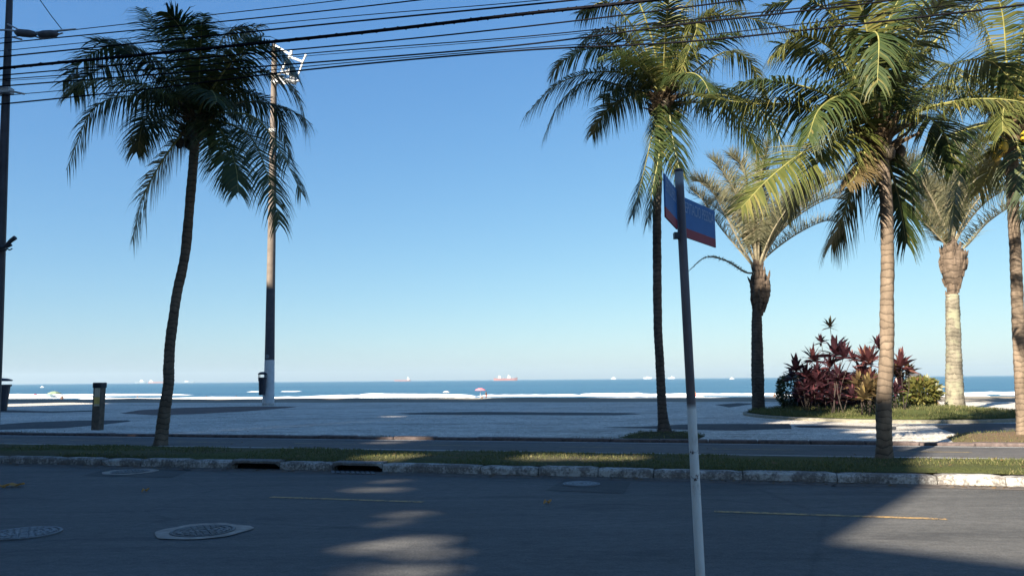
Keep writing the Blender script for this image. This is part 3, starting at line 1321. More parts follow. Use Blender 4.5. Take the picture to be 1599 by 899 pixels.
silver_palm('silvery feather palm with a dark trunk, at the left end of the planter',
            [(1184, 637, 21), (1184, 622, 19), (1183, 580, 18.5), (1182, 530, 17), (1182, 492, 15), (1184, 478, 16)],
            [(1183, 494, 14), (1185, 480, 26), (1187, 462, 42), (1188, 448, 44), (1187, 434, 34), (1184, 422, 22), (1181, 405, 12)],
            31.2, (1184, 425),
            [([(1160, 388), (1130, 330), (1105, 290), (1082, 282)], -.7),
             ([(1163, 400), (1125, 355), (1095, 310), (1078, 296)], .6),
             ([(1172, 370), (1155, 310), (1135, 265), (1105, 246)], .9),
             ([(1178, 370), (1170, 310), (1160, 262), (1140, 242)], -1.0),
             ([(1182, 365), (1182, 300), (1190, 255)], .8),
             ([(1186, 370), (1200, 310), (1225, 262), (1255, 248)], -.8),
             ([(1192, 385), (1225, 330), (1265, 285), (1302, 270)], .7),
             ([(1195, 390), (1240, 342), (1290, 312), (1322, 312)], -.8),
             ([(1198, 400), (1245, 365), (1290, 345), (1318, 352)], .8),
             ([(1164, 425), (1133, 407), (1102, 402), (1077, 422)], -.4, {'L': .28, 'droop': .5}),
             ([(1175, 375), (1150, 330), (1125, 310), (1100, 325)], 1.4),
             ([(1190, 375), (1212, 330), (1240, 300), (1268, 305)], 1.5)], 41, M['bark_dark'])
silver_palm('silvery feather palm with a pale lichened trunk, at the right end of the planter',
            [(1492, 637, 30), (1491, 622, 27), (1490, 590, 24), (1489, 540, 21.5), (1488, 490, 20), (1487, 460, 19)],
            [(1487, 466, 19), (1488, 450, 26), (1488, 432, 42), (1488, 414, 55), (1487, 400, 52), (1485, 388, 36), (1482, 366, 16)],
            29.7, (1486, 392),
            [([(1470, 375), (1448, 352), (1425, 335)], -.6),
             ([(1473, 350), (1455, 300), (1430, 260), (1405, 262)], .7),
             ([(1480, 335), (1470, 270), (1455, 225)], -.9),
             ([(1485, 330), (1490, 260), (1500, 210)], .8),
             ([(1492, 335), (1515, 280), (1545, 240), (1580, 225)], -.7),
             ([(1497, 345), (1530, 295), (1572, 262), (1610, 262)], .7),
             ([(1502, 360), (1540, 315), (1590, 290), (1640, 300)], -.8),
             ([(1508, 385), (1545, 345), (1595, 318), (1650, 330)], .6),
             ([(1472, 345), (1448, 300), (1415, 285), (1390, 305)], -1.2),
             ([(1490, 340), (1505, 290), (1525, 270)], 1.5)], 43, M['bark_grey'], 1.05)

# ------------------------------------------------------------------ planter shrubs


def rosette(parent, c, r, n, mat, spread=1.0, up=.5, name='leaf_rosette'):
    b = MB()
    for i in range(n):
        a = i * 2.39996 + random.uniform(-.3, .3)
        q = (i + .5) / n
        el = R(85 - 95 * q * spread) + random.uniform(-.15, .15)
        d = V((math.cos(a) * math.cos(el), math.sin(a) * math.cos(el), math.sin(el)))
        L = r * random.uniform(.75, 1.1)
        S = d.cross(V((0, 0, 1)))
        if S.length < .05:
            S = V((1, 0, 0))
        S.normalize()
        S = Matrix.Rotation(random.uniform(-.6, .6), 3, d) @ S
        wv = L * random.uniform(.10, .15)
        p = c + V((0, 0, -q * r * .25))
        vs = []
        dd = d.copy()
        for j, k in enumerate((.25, 1.0, .85, .05)):
            vs += [p - S * wv * k, p + S * wv * k]
            dd = (dd + GR * .12 * j * random.uniform(.5, 1.5)).normalized()
            p = p + dd * (L / 3)
        b.add(vs, [(2 * j, 2 * j + 1, 2 * j + 3, 2 * j + 2) for j in range(3)])
    return b.build(name, mat, parent)


def ti_plant(label, bx, by, heads, seed, mats=('ti_dark', 'ti_red')):
    """heads: (x, y, radius in pixels, material)"""
    random.seed(seed)
    base = planter_pt(bx, by)
    base.z = PZ + .25
    root = thing('cordyline', base, label, 'shrub', 'red-leaved shrubs in the planter')
    for (x, y, rp, mt) in heads:
        Y = base.y + random.uniform(-.5, .5)
        c = dp(x, y, Y)
        r = 1.22 * rp / F * Y
        q = base + V((random.uniform(-.25, .25), random.uniform(-.25, .25), -.05))
        b = MB()
        mid = q.lerp(c, .55) + V((random.uniform(-.12, .12), 0, 0))
        b.tube(spline([q, mid, c - V((0, 0, r * .12))], 8), lerp_list([.016, .013, .010], 8), 6)
        b.build('stem', M['stem'], root)
        rosette(root, c - V((0, 0, r * .1)), r, int(20 + r * 22), M[mt])
    return root


ti_plant('purple-leaved shrub leaning out over the left end of the dark hedge', 1256, 637,
         [(1243, 572, 21, 'ti_dark'), (1258, 582, 18, 'ti_dark'), (1236, 585, 14, 'ti_dark'), (1262, 600, 20, 'ti_dark'), (1250, 612, 18, 'ti_dark')], 51)
ti_plant('red-tipped shrub with a single rosette standing above its neighbours on the left', 1272, 638,
         [(1269, 556, 20, 'ti_red'), (1276, 590, 20, 'ti_dark'), (1284, 605, 20, 'ti_dark'), (1270, 616, 18, 'ti_dark'), (1276, 576, 14, 'ti_dark')], 52)
ti_plant('tall lanky shrub with one small rosette on a bare stem, topmost in the planter', 1296, 638,
         [(1296, 507, 13, 'ti_bronze'), (1282, 531, 11, 'ti_dark'), (1296, 568, 18, 'ti_red'), (1292, 592, 20, 'ti_dark'), (1300, 612, 20, 'ti_dark')], 53)
ti_plant('broad purple shrub with the largest dark rosettes, centre of the planter', 1312, 640,
         [(1304, 546, 25, 'ti_dark'), (1318, 551, 20, 'ti_dark'), (1331, 557, 12, 'ti_dark'), (1310, 585, 20, 'ti_dark'), (1322, 600, 22, 'ti_dark'), (1306, 618, 18, 'ti_dark')], 54)
ti_plant('red shrub standing left of the sunlit palm trunk', 1350, 640,
         [(1358, 560, 23, 'ti_red'), (1349, 556, 17, 'ti_red'), (1370, 536, 15, 'ti_dark'), (1344, 580, 18, 'ti_red'), (1336, 600, 18, 'ti_dark'), (1356, 590, 18, 'ti_red')], 55)
ti_plant('bronze shrub with mottled tan leaves beside the palm trunk', 1345, 642,
         [(1340, 596, 20, 'ti_bronze'), (1355, 602, 20, 'ti_bronze'), (1348, 615, 18, 'ti_bronze'), (1364, 610, 18, 'ti_bronze'), (1332, 614, 16, 'ti_dark')], 56)
ti_plant('red and green shrub just right of the sunlit palm trunk', 1404, 638,
         [(1406, 566, 22, 'ti_red'), (1398, 580, 18, 'ti_bronze'), (1418, 577, 17, 'ti_bronze'), (1404, 595, 18, 'ti_dark'), (1398, 607, 16, 'ti_dark')], 57)


def leaf_shrub(name, label, c, rad, n, lsize, mat, seed, stems=5, boxy=2.0, cat='shrub'):
    random.seed(seed)
    root = thing(name, V((c.x, c.y, PZ + .25)), label, cat)
    b = MB()
    for i in range(n):
        while True:
            q = V((random.uniform(-1, 1), random.uniform(-1, 1), random.uniform(-1, 1)))
            k = (abs(q.x) ** boxy + abs(q.y) ** boxy + abs(q.z) ** boxy)
            if k < 1 + .25 * noise.noise(q * 2.5 + V((seed, 0, 0))) and k > .30:
                break
        p = c + V((q.x * rad[0], q.y * rad[1], q.z * rad[2]))
        d = (q + V((random.uniform(-.8, .8), random.uniform(-.8, .8), random.uniform(-.2, 1.0)))).normalized()
        S = d.cross(V((random.uniform(-1, 1), random.uniform(-1, 1), random.uniform(-1, 1)))).normalized()
        L = lsize * random.uniform(.6, 1.25)
        wv = L * .22
        b.add([p, p + d * L * .45 - S * wv, p + d * L - V((0, 0, L * .15)), p + d * L * .45 + S * wv], [(0, 1, 2, 3)])
    b.build('foliage', mat, root)
    b = MB()
    for i in range(stems):
        a = i * 6.283 / stems
        o = V((math.cos(a), math.sin(a), 0))
        f = V((c.x, c.y, PZ + .2)) + V((o.x * rad[0], o.y * rad[1], 0)) * .4
        b.tube([f, f.lerp(c, .5) + o * .04, c + V((o.x * rad[0], o.y * rad[1], 0)) * .5], [.022, .018, .01], 5)
    b.build('stem', M['stem'], root)
    return root


def sh(x, y, Y, wpx, hpx, dpt):
    return dp(x, y, Y), (wpx / 2 / F * Y, dpt, hpx / 2 / F * Y)


c, rd = sh(1240, 610, 29.5, 44, 48, .6)
leaf_shrub('hedge_shrub', 'dark clipped green shrub at the left end of the planter', c, rd, 2600, .13, M['shrub_dark'], 61, 6, 3.5)
c, rd = sh(1292, 611, 28.6, 84, 56, 1.0)
leaf_shrub('hedge_shrub', 'low dark purple bush filling the middle of the planter under the tall rosettes', c, rd, 3600, .24, M['ti_dark'], 62, 12, 3.0)
c, rd = sh(1350, 611, 28.6, 52, 52, .8)
leaf_shrub('croton_bush', 'mottled tan and bronze bush directly left of the sunlit palm trunk', c, rd, 1900, .25, M['ti_bronze'], 63, 9, 2.4)
c, rd = sh(1438, 611, 28.5, 48, 40, .6)
leaf_shrub('croton_bush', 'bright yellow-green bush at the right end of the planter', c, rd, 1500, .22, M['shrub_yellow'], 64, 8, 2.2)
c, rd = sh(1401, 622, 28.5, 30, 24, .4)
leaf_shrub('low_bush', 'small pale green bush between the palm trunk and the yellow bush', c, rd, 500, .18, M['shrub_green'], 65, 6, 2.0)

# ------------------------------------------------------------------ street sign on the near pavement
SY = 3.1
base = dp(1106, 1115, SY)
base.z = .14
sp_ = thing('street_sign', base, 'street name sign, two blue and red plates on a thin white-footed post', 'street sign')
b = MB()
top = dp(1060, 268, SY)
b.tube([base + V((0, 0, -.02)), base.lerp(top, .33), base.lerp(top, .66), top], .0182, 16)
b.build('post', M['signpost'], sp_, True)
b = MB()
b.lathe(top - V((0, 0, .002)), [(.0195, 0), (.0195, .009), (.007, .015)], 12)
b.build('cap', M['pole_dark'], sp_)


def sign_plate(p_in, p_out, h, text):
    u = (p_out - p_in)
    u.z = 0
    L = u.length
    u.normalize()
    nrm = V((u.y, -u.x, 0))
    if nrm.y > 0:
        nrm = -nrm
    c = (p_in + p_out) / 2
    b = MB()
    b.box(c + V((0, 0, h * .115)), (L, .006, h * .77), (u, nrm, V((0, 0, 1))), 0)
    b.box(c - V((0, 0, h * .385)), (L, .006, h * .23), (u, nrm, V((0, 0, 1))), 1)
    pl = b.build('name_plate', [M['sign_blue'], M['sign_red']], sp_)
    for s in (-1, 1):                  # lettering on both faces
        for (tx, size, dz, wk) in text:
            cu = bpy.data.curves.new('lettering', 'FONT')
            cu.body = tx
            cu.size = size
            cu.align_x = 'CENTER'
            cu.align_y = 'CENTER'
            ob = bpy.data.objects.new('lettering', cu)
            COL.objects.link(ob)
            dg = bpy.context.evaluated_depsgraph_get()
            me = bpy.data.meshes.new_from_object(ob.evaluated_get(dg))
            bpy.data.objects.remove(ob)
            xs = [v.co.x for v in me.vertices]
            kx = wk * L / max(1e-6, max(xs) - min(xs))
            X = u if (u.cross(V((0, 0, 1))) - nrm * s).length < 1 else -u
            for v in me.vertices:
                q = c + X * (v.co.x * kx) + V((0, 0, dz * h + v.co.y)) + nrm * (s * .0045)
                v.co = q - parent_loc(pl)
            me.materials.append(M['sign_text'])
            o = bpy.data.objects.new('lettering', me)
            COL.objects.link(o)
            o.parent = pl
    return pl


pr_in, pr_out = dp(1065.5, 338, SY + .0), dp(1116, 359, 3.38)
pr_out.z = pr_in.z
sign_plate(pr_in, pr_out, .167, [('EPITACIO PESSOA', .066, .24, .88)])
pl_in, pl_out = dp(1056, 327, SY - .01), dp(1037.5, 302, 2.84)
pl_out.z = pl_in.z
sign_plate(pl_in, pl_out, .167, [('EPITACIO PESSOA', .066, .24, .88)])
b = MB()
b.box(dp(1056, 368, SY), (.02, .03, .025))
b.build('clamp', M['pole_dark'], sp_)

# ------------------------------------------------------------------ utility pole at the left and its cables
UN = 13.0
top = np_(17, -70, UN)
ptsU = [np_(-13, 706, UN), np_(-6, 560, UN), np_(1.0, 380, UN), np_(7.8, 190, UN), np_(13.5, 40, UN), np_(17.5, -80, UN)]
ptsU[0].z = PZ
up = thing('utility_pole', ptsU[0], 'dark utility pole at the left edge of the view carrying the cable bundle', 'utility pole')
Yu = ptsU[2].y
b = MB()
b.tube(spline(ptsU, 24), lerp_list([.125, .115, .10, .085, .07, .055], 24), 14)
b.build('pole', M['pole_dark'], up, True)


def upx(x, y, dn=0.0):
    return np_(x, y, UN + dn)


b = MB()
b.tube([upx(-25, 48, -.12), upx(12, 47, -.12), upx(45, 52, -.14), upx(118, 46, -.12)], .022, 6)
b.tube([upx(12, 38, -.1), upx(40, 52, -.12), upx(66, 61, -.12), upx(98, 52, -.12)], .018, 6)
b.tube([upx(18, 58, -.12), upx(34, 62, -.12)], .02, 6)
b.build('cable_bracket', M['steel'], up)
for (x0, y0, x1, y1) in ((23, 51, 57, 54), (59, 54.5, 91, 53)):
    a, c = upx(x0, y0, -.2), upx(x1, y1, -.2)
    b = MB()
    b.tube([a, a.lerp(c, .12), a.lerp(c, .3), a.lerp(c, .7), a.lerp(c, .88), c], [.02, .07, .085, .085, .065, .02], 10)
    b.build('splice_closure', M['closure'], up, True)
b = MB()
b.tube([upx(-30, 139, -.1), upx(8, 142, -.1), upx(24, 144, -.12), upx(38, 147, -.12)], .022, 6)
b.box(upx(7, 142, -.1), (.3, .2, .13))
b.build('cable_clamp', M['steel'], up)
b = MB()
a = upx(3, 386, -.1)
b.tube([a + V((-.15, 0, 0)), a + V((.12, 0, .01)), a + V((.2, 0, .05))], .03, 8)
b.tube([a + V((.05, 0, 0)), a + V((.2, -.02, .14)), a + V((.29, -.03, .2))], [.03, .045, .05], 8)
b.tube([a + V((.1, 0, -.03)), a + V((.17, 0, -.06)), a + V((.22, 0, -.03))], .015, 6)
b.tube([a + V((-.1, 0, -.06)), a + V((.1, 0, -.06))], .02, 6)
b.build('side_bracket', M['pole_dark'], up)
b = MB()
b.tube([upx(98, 48, -.12), upx(80, 25, -.1), upx(58, -6, -.08), upx(20, -60, 0)], .009, 5)
tag(b.build('stay_wire', M['cable']), 'thin diagonal stay wire running up from the cable bracket', 'wire')

# overhead cables: three pixels each along the plane of the poles
CABLES = [
    ('thin topmost overhead cable leaving the splice casings', .010, [(-200, 84), (97, 49), (500, 4.5), (900, -45)], 0),
    ('second overhead cable from the top', .014, [(-200, 88), (0, 68), (500, 18), (1000, -42)], .05),
    ('overhead cable third from the top above the thick bundle', .018, [(-200, 106), (0, 89), (500, 39), (910, -1), (1300, -45)], 0),
    ('thickest overhead cable bundle', .034, [(-200, 124), (0, 107), (500, 58), (800, 24), (1030, -1), (1400, -50)], -.1),
    ('overhead cable just below the thick bundle', .015, [(-200, 134), (0, 118), (500, 74), (800, 44), (1100, 8), (1500, -45)], .04),
    ('slim overhead cable in the middle of the lower group', .011, [(-200, 140), (0, 124.5), (300, 103), (500, 82), (800, 59), (1060, 33), (1400, -3), (1700, -35)], .08),
    ('overhead cable second from the bottom on the left', .016, [(-200, 152), (0, 135), (500, 97), (800, 72), (1054, 40), (1250, 18), (1397, 0), (1700, -45)], -.06),
    ('lowest overhead cable, sagging past the left palm', .017, [(-200, 180), (0, 163), (250, 137), (500, 107), (800, 80), (1050, 67), (1259, 47), (1599, 8), (1800, -20)], 0),
    ('thin overhead cable between the second and third from the top', .009, [(-200, 98), (0, 80), (500, 30), (860, -1), (1300, -52)], .12),
    ('thin overhead cable paired with the lowest cable', .009, [(-200, 168), (0, 150), (250, 128), (500, 102), (800, 77), (1050, 60), (1259, 37), (1599, -6), (1800, -34)], .1),
    ('faint hair-thin overhead wire beside the slim cable', .006, [(-200, 143), (0, 127), (120, 119), (500, 86), (800, 62), (1100, 33), (1500, -10)], .1)]
for lab, r, pts, dn in CABLES:
    P = [np_(x, y, UN - .16 + dn) for x, y in pts]
    b = MB()
    pth = spline(P, 60)
    b.tube(pth, r, 6)
    if r > .03:                        # lashing round the bundle
        tw = [p + V((0, math.sin(i * 1.9) * r, math.cos(i * 1.9) * r)) for i, p in enumerate(spline(P, 240))]
        b.tube(tw, .012, 4)
    o = b.build('overhead_cable', M['cable'])
    tag(o, lab, 'cable', 'overhead cables')

# ------------------------------------------------------------------ tall light mast
MY = 45.5
base = dp(418.5, 634, MY)
base.z = PZ
ms = thing('light_mast', base, 'tall floodlight mast with a white-painted foot, right of the left palm', 'light mast')
b = MB()
mp_ = [(418.5, 634.5, 18.5), (420, 600, 16.5), (421, 560, 15), (422.5, 465, 13.5), (424, 380, 12.5), (425.5, 290, 11.5), (427, 180, 10), (428.5, 70, 8)]
P = [dp(x, y, MY) for x, y, w_ in mp_]
P[0].z = PZ
b.tube(spline(P, 40), [v.x for v in spline([V((w_ / 2 / F * MY, 0, 0)) for x, y, w_ in mp_], 40)], 18)
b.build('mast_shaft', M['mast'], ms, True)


def mpx(x, y, d=0.0):
    return dp(x, y, MY + d)


b = MB()
for d in (-.35, .35):
    b.tube([mpx(429, 71, d * .3), mpx(454, 86, d)], .07, 6)
    b.tube([mpx(440, 110, d), mpx(455, 84, d), mpx(455, 79, d)], .09, 6)
    b.tube([mpx(455, 90, d), mpx(473, 97, d), mpx(478, 86, d)], .08, 6)
    b.tube([mpx(475, 92, d), mpx(464, 122, d)], .06, 6)
    b.tube([mpx(430, 120, d * .5), mpx(440, 113, d), mpx(464, 120, d)], .08, 6)
b.tube([mpx(424, 128, -.4), mpx(440, 130, -.6), mpx(466, 126, -.5)], .10, 6)
b.tube([mpx(424, 132, .4), mpx(444, 124, .6), mpx(462, 131, .5)], .10, 6)
b.tube([mpx(433, 118, 0), mpx(444, 132, -.2), mpx(458, 117, .2)], .07, 6)
b.build('lamp_bracket', M['white_metal'], ms)
for (x, y, d) in ((452, 111, -.7), (461, 126, .4), (436, 124, -.5), (446, 128, -.8), (455, 122, .8)):
    c = mpx(x, y, d)
    fl = MB()
    fl.lathe(c, [(.10, .30), (.2, .2), (.30, 0), (.33, -.12), (.30, -.16)], 14, 0, (V((1, 0, 0)), V((0, .8, .6)).normalized(), V((.2, .6, .75)).normalized()))
    o = fl.build('floodlight', M['steel'], ms, True)
    fl = MB()
    ax = (V((1, 0, 0)), V((0, .8, .6)).normalized(), V((.2, .6, .75)).normalized())
    fl.lathe(c + ax[2] * -.165, [(.29, 0), (.2, -.03), (.02, -.04)], 14, 0, ax)
    fl.build('lens', M['lamp_glass'], o, True)
b = MB()
b.lathe(mpx(426, 205), [(.24, -.12), (.26, -.1), (.26, .1), (.24, .12)], 14)
b.build('collar', M['white_metal'], ms)
b = MB()
b.lathe(dp(419.5, 554, MY) + V((0, -.27, -.1)), [(.12, 0), (.13, .02), (.13, .2), (.1, .22)], 10, 0, (V((1, 0, 0)), V((0, 0, 1)), V((0, -.3, 0))))
b.build('number_disc', M['iron_pale'], ms)


def litter_bin(label, c, w_, h, lid, name='litter_bin', group=None):
    """c base centre; tapered tub with a rolled rim, open gap and a lid on struts"""
    root = thing(name, c, label, 'litter bin', group)
    b = MB()
    b.lathe(c, [(w_ * .36, 0), (w_ * .38, .03), (w_ * .47, h * .92), (w_ * .53, h * .93), (w_ * .53, h), (w_ * .44, h), (w_ * .42, h * .9), (w_ * .3, h * .5)], 18)
    b.build('tub', M['bin'], root, False)
    b = MB()
    b.lathe(c + V((0, 0, h + lid)), [(w_ * .5, 0), (w_ * .56, .02), (w_ * .54, .07), (w_ * .3, .14), (.02, .16)], 18)
    b.build('lid', M['bin'], root, True)
    b = MB()
    for a in (2.6, 3.7):
        o = V((math.cos(a) * w_ * .48, math.sin(a) * w_ * .48, 0))
        b.tube([c + o + V((0, 0, h * .8)), c + o + V((0, 0, h + lid + .03))], .02, 6)
    b.build('strut', M['bin'], root)
    return root


p = gp(-2, 641, PZ)
litter_bin('large dark litter bin with a raised lid at the left edge of the promenade', p, .95, 1.34, .17)
p = dp(409, 616.5, MY - .5)
litter_bin('small dark litter bin hung on the white foot of the light mast', p, .46, 1.02, .16)
b = MB()
# dark bin behind the yellow bush
p = dp(1430, 632, 36)
p.z = .2
rb = thing('waste_container', p, 'dark grey container with a narrow capped neck behind the yellow-green bush', 'container')
hh = dp(1430, 582, 36).z - p.z
b.lathe(p, [(.30, 0), (.36, .05), (.37, hh - .12), (.30, hh - .02), (.13, hh)], 18)
b.build('body', M['closure'], rb, True)
b = MB()
b.lathe(p + V((-.1, 0, hh - .02)), [(.11, 0), (.12, .12), (.16, .14), (.16, .2), (.1, .24)], 12)
b.build('cap', M['bin'], rb)

# signpost bollard on the promenade
p = gp(152, 671, PZ)
bo = thing('marker_post', p, 'stout wooden marker post with a yellow notice panel on the promenade', 'marker post')
h = dp(153, 597, p.y).z - PZ
X, Y_ = V((.96, -.28, 0)), V((.28, .96, 0))
b = MB()
b.box(p + V((0, 0, h * .48)), (.28, .22, h * .96), (X, Y_, V((0, 0, 1))), 0, .02)
b.build('shaft', M['wood'], bo)
b = MB()
b.box(p + V((0, 0, h * .945)), (.31, .25, h * .11), (X, Y_, V((0, 0, 1))), 0, .02)
b.build('cap', M['wood_cap'], bo)
b = MB()
q = p - Y_ * .116 + X * .035
b.box(q + V((0, 0, h * .79)), (.19, .012, h * .19), (X, Y_, V((0, 0, 1))), 1)
b.box(q + V((0, 0, h * .62)), (.19, .012, h * .145), (X, Y_, V((0, 0, 1))), 0)
b.box(q + V((0, 0, h * .525)), (.19, .012, h * .04), (X, Y_, V((0, 0, 1))), 1)
b.build('notice_panel', [M['yellow_panel'], M['pale_panel']], bo)

# ------------------------------------------------------------------ manholes and fallen leaves


def manhole(label, x, y, mat, collar=None, seed=0, r=.31):
    random.seed(seed)
    c = gp(x, y, 0)
    root = thing('manhole', c, label, 'manhole cover', 'manhole covers in the road')
    if collar:
        N = 40
        b = MB()
        ro = [r * (collar + .22 * noise.noise(V((math.cos(i * .157) * 1.6, math.sin(i * .157) * 1.6, seed))) + .07 * noise.noise(V((i * .9, 0, seed)))) for i in range(N)]
        vs = [c + V((math.cos(6.283 * i / N) * ro[i] * 1.1, math.sin(6.283 * i / N) * ro[i], .009)) for i in range(N)]
        vs += [c + V((math.cos(6.283 * i / N) * r * 1.02, math.sin(6.283 * i / N) * r * 1.02, .0095)) for i in range(N)]
        b.add(vs, [(i, (i + 1) % N, N + (i + 1) % N, N + i) for i in range(N)])
        b.build('collar', M['mortar'], root)
    b = MB()
    b.lathe(c, [(r, -.03), (r, .012), (r * .90, .012), (r * .89, .006), (.02, .006)], 40)
    b.build('frame', M['iron'] if not collar else M['iron'], root)
    b = MB()
    b.lathe(c, [(r * .87, -.02), (r * .87, .011), (r * .5, .0115), (.02, .0118)], 40)
    for k in range(4):
        rr = r * (.2 + .19 * k)
        m = 6 + 6 * k
        for i in range(m):
            a = 6.283 * i / m
            o = V((math.cos(a), math.sin(a), 0))
            b.box(c + o * rr + V((0, 0, .015)), (.035, .05, .008), (o, V((-o.y, o.x, 0)), V((0, 0, 1))), 1)
    b.lathe(c, [(r * .985, .010), (r * .985, .016), (r * .93, .016), (r * .93, .010)], 40, 1)
    b.build('lid', [M['iron'], mat], root)


manhole('pale patterned iron manhole cover cut by the left edge of the photo', 38, 833, M['iron_pale'], None, 1, .34)
manhole('dark manhole cover in a broad broken mortar collar', 317, 829.5, M['iron'], 1.34, 2, .31)
manhole('small manhole near the kerb with a pale mortar rim, on the left', 203, 736.5, M['iron'], 1.35, 3, .30)
manhole('bluish manhole cover in a dark square patch near the kerb', 908, 756, M['iron_pale'], None, 4, .27)


def fallen_leaf(label, x, y, L, wv, a, name='fallen_leaf'):
    c = gp(x, y, 0)
    u = V((math.cos(a), math.sin(a), 0))
    s = V((-u.y, u.x, 0))
    b = MB()
    vs = []
    for i in range(7):
        k = i / 6
        ww = wv * math.sin(math.pi * (k * .9 + .05))
        lift = .008 + .03 * math.sin(k * 5) ** 2
        p = c + u * (L * (k - .5)) + V((0, 0, lift))
        vs += [p - s * ww + V((0, 0, .03 * k)), p + V((0, 0, 0)), p + s * ww + V((0, 0, .02))]
    b.add(vs, [q for i in range(6) for q in ((3 * i, 3 * i + 1, 3 * i + 4, 3 * i + 3), (3 * i + 1, 3 * i + 2, 3 * i + 5, 3 * i + 4))])
    tag(b.build(name, M['dry_leaf']), label, 'leaf', 'dry leaves on the road')


fallen_leaf('large curled orange dry leaf at the left edge of the road', 20, 760, .32, .09, .1)
fallen_leaf('small stalk-like dry leaf just left of the large orange leaf', 2, 762, .20, .02, .3)
fallen_leaf('small orange dry leaf on the road below the left palm', 227, 768, .10, .04, .8)
fallen_leaf('small tan dry leaf on the road in front of the bluish manhole', 855, 787, .10, .05, .3)

# ------------------------------------------------------------------ sea, surf, ships, bathers
SEA = -2.7
b = MB()
b.add([tn(-90000, 140, SEA), tn(90000, 140, SEA), tn(90000, 120000, SEA), tn(-90000, 120000, SEA)], [(0, 1, 2, 3)])
setting(b.build('sea', M['sea']))


def surf(b, x0, x1, y, hpx, seed, deep=9.0):
    """one breaker between two columns of the photograph, its foot on the sea at row y (taken at the middle)"""
    xm = (x0 + x1) / 2
    n0 = to_tn(gp(xm, y, SEA))[1]
    ta = to_tn_x(x0, n0)
    tb = to_tn_x(x1, n0)
    Y = gp(xm, y, SEA).y
    h = .70 * hpx / F * Y
    k = max(24, int((tb - ta) / 1.6))
    rs = []
    for i in range(k + 1):
        q = i / k
        t_ = ta + (tb - ta) * q
        env = min(1, q / .10, (1 - q) / .10) ** .6 if 0 < q < 1 else 0
        env *= .82 + .38 * noise.noise(V((t_ * .035, seed, 1))) + .16 * noise.noise(V((t_ * .33, seed, 2)))
        env = max(0.02, env)
        c_n = n0 + 3.0 * noise.noise(V((t_ * .03, seed, 3))) + 1.0 * noise.noise(V((t_ * .2, seed, 4)))
        ring = []
        for (u_, v_) in ((-.5, -.25), (-.38, .25), (-.2, .75), (-.02, 1.0), (.12, .9), (.3, .45), (.5, -.25)):
            ring.append(tn(t_, c_n + u_ * deep * (.5 + .5 * env), SEA - .02 + v_ * h * env + .12 * noise.noise(V((t_ * .9, u_ * 9, seed))) * env))
        rs.append(ring)
    b.rings(rs, True)


def to_tn_x(x, n):
    d = ray(x, 600)
    k = n / (SN * d.x + CN * d.y)
    return to_tn(d * k)[0]


b = MB()
for s_, (x0, x1, y, hp) in enumerate([
        (-160, 300, 617.5, 4.2), (-200, 150, 621.5, 4.5), (120, 430, 623, 5.0), (330, 470, 622, 4.0), (425, 560, 621.5, 5.0), (470, 745, 620, 6.5), (560, 700, 617, 4.5),
        (745, 912, 618.2, 5.0), (700, 770, 622.5, 3.0), (903, 1010, 617.2, 5.5), (985, 1110, 617, 6.0), (1060, 1230, 616.5, 6.0), (1040, 1100, 620, 3.0),
        (1200, 1330, 617, 5.0), (1330, 1480, 615.5, 6.0), (1452, 1640, 614.5, 7.0), (1420, 1540, 618, 4.0), (1560, 1760, 616, 6), (390, 410, 611.5, 1.5), (440, 470, 611, 1.8)]):
    surf(b, x0, x1, y, hp, s_ * 3.7 + 1)
# thin swash lines left by spent waves
for s_, (x0, x1, y, hp) in enumerate([(-100, 420, 625.0, .9), (380, 900, 623.2, .8), (850, 1250, 620.8, .9), (1400, 1700, 620.5, 1.6), (1430, 1700, 622.5, 1.0)]):
    surf(b, x0, x1, y, hp, 80 + s_ * 2.1, 6.0)
setting(b.build('surf', M['foam'], None, True), 'stuff')


def ship(label, x0, x1, Y, hull_h, mat, towers, group='ships on the horizon', name='cargo_ship'):
    a, c = dp(x0, 590, Y), dp(x1, 590, Y)
    L = c.x - a.x
    cen = V(((a.x + c.x) / 2, Y, SEA))
    root = thing(name, cen, label, 'ship', group)
    B = L * .13
    b = MB()
    rs = []
    for k, wv, up_ in ((-.5, .35, 1.05), (-.47, .8, 1.0), (-.3, 1, .95), (.2, 1, .95), (.38, .85, 1.0), (.46, .45, 1.25), (.5, .06, 1.4)):
        x = cen.x + k * L
        rs.append([V((x, Y - wv * B / 2, SEA + up_ * hull_h)), V((x, Y - wv * B * .4, SEA - 2)), V((x, Y + wv * B * .4, SEA - 2)), V((x, Y + wv * B / 2, SEA + up_ * hull_h))])
    b.rings(rs, True)
    b.build('hull', mat, root)
    for (k, wk, hk) in towers:
        hk *= .68
        b = MB()
        x = cen.x + k * L
        z = SEA + hull_h * .95
        b.box((x, Y, z + hk * .3), (L * wk, B * .8, hk * .6))
        b.box((x + L * wk * .06, Y, z + hk * .72), (L * wk * .7, B * .9, hk * .24))
        b.box((x - L * wk * .2, Y, z + hk * 1.0), (L * wk * .25, B * .25, hk * .35))
        b.build('superstructure', M['ship_white'], root)
    b = MB()
    for k in (-.1, .12, .3):
        b.tube([(cen.x + k * L, Y, SEA + hull_h * .9), (cen.x + k * L, Y, SEA + hull_h * 1.5)], L * .004, 5)
    b.build('deck_mast', M['ship_white'], root)


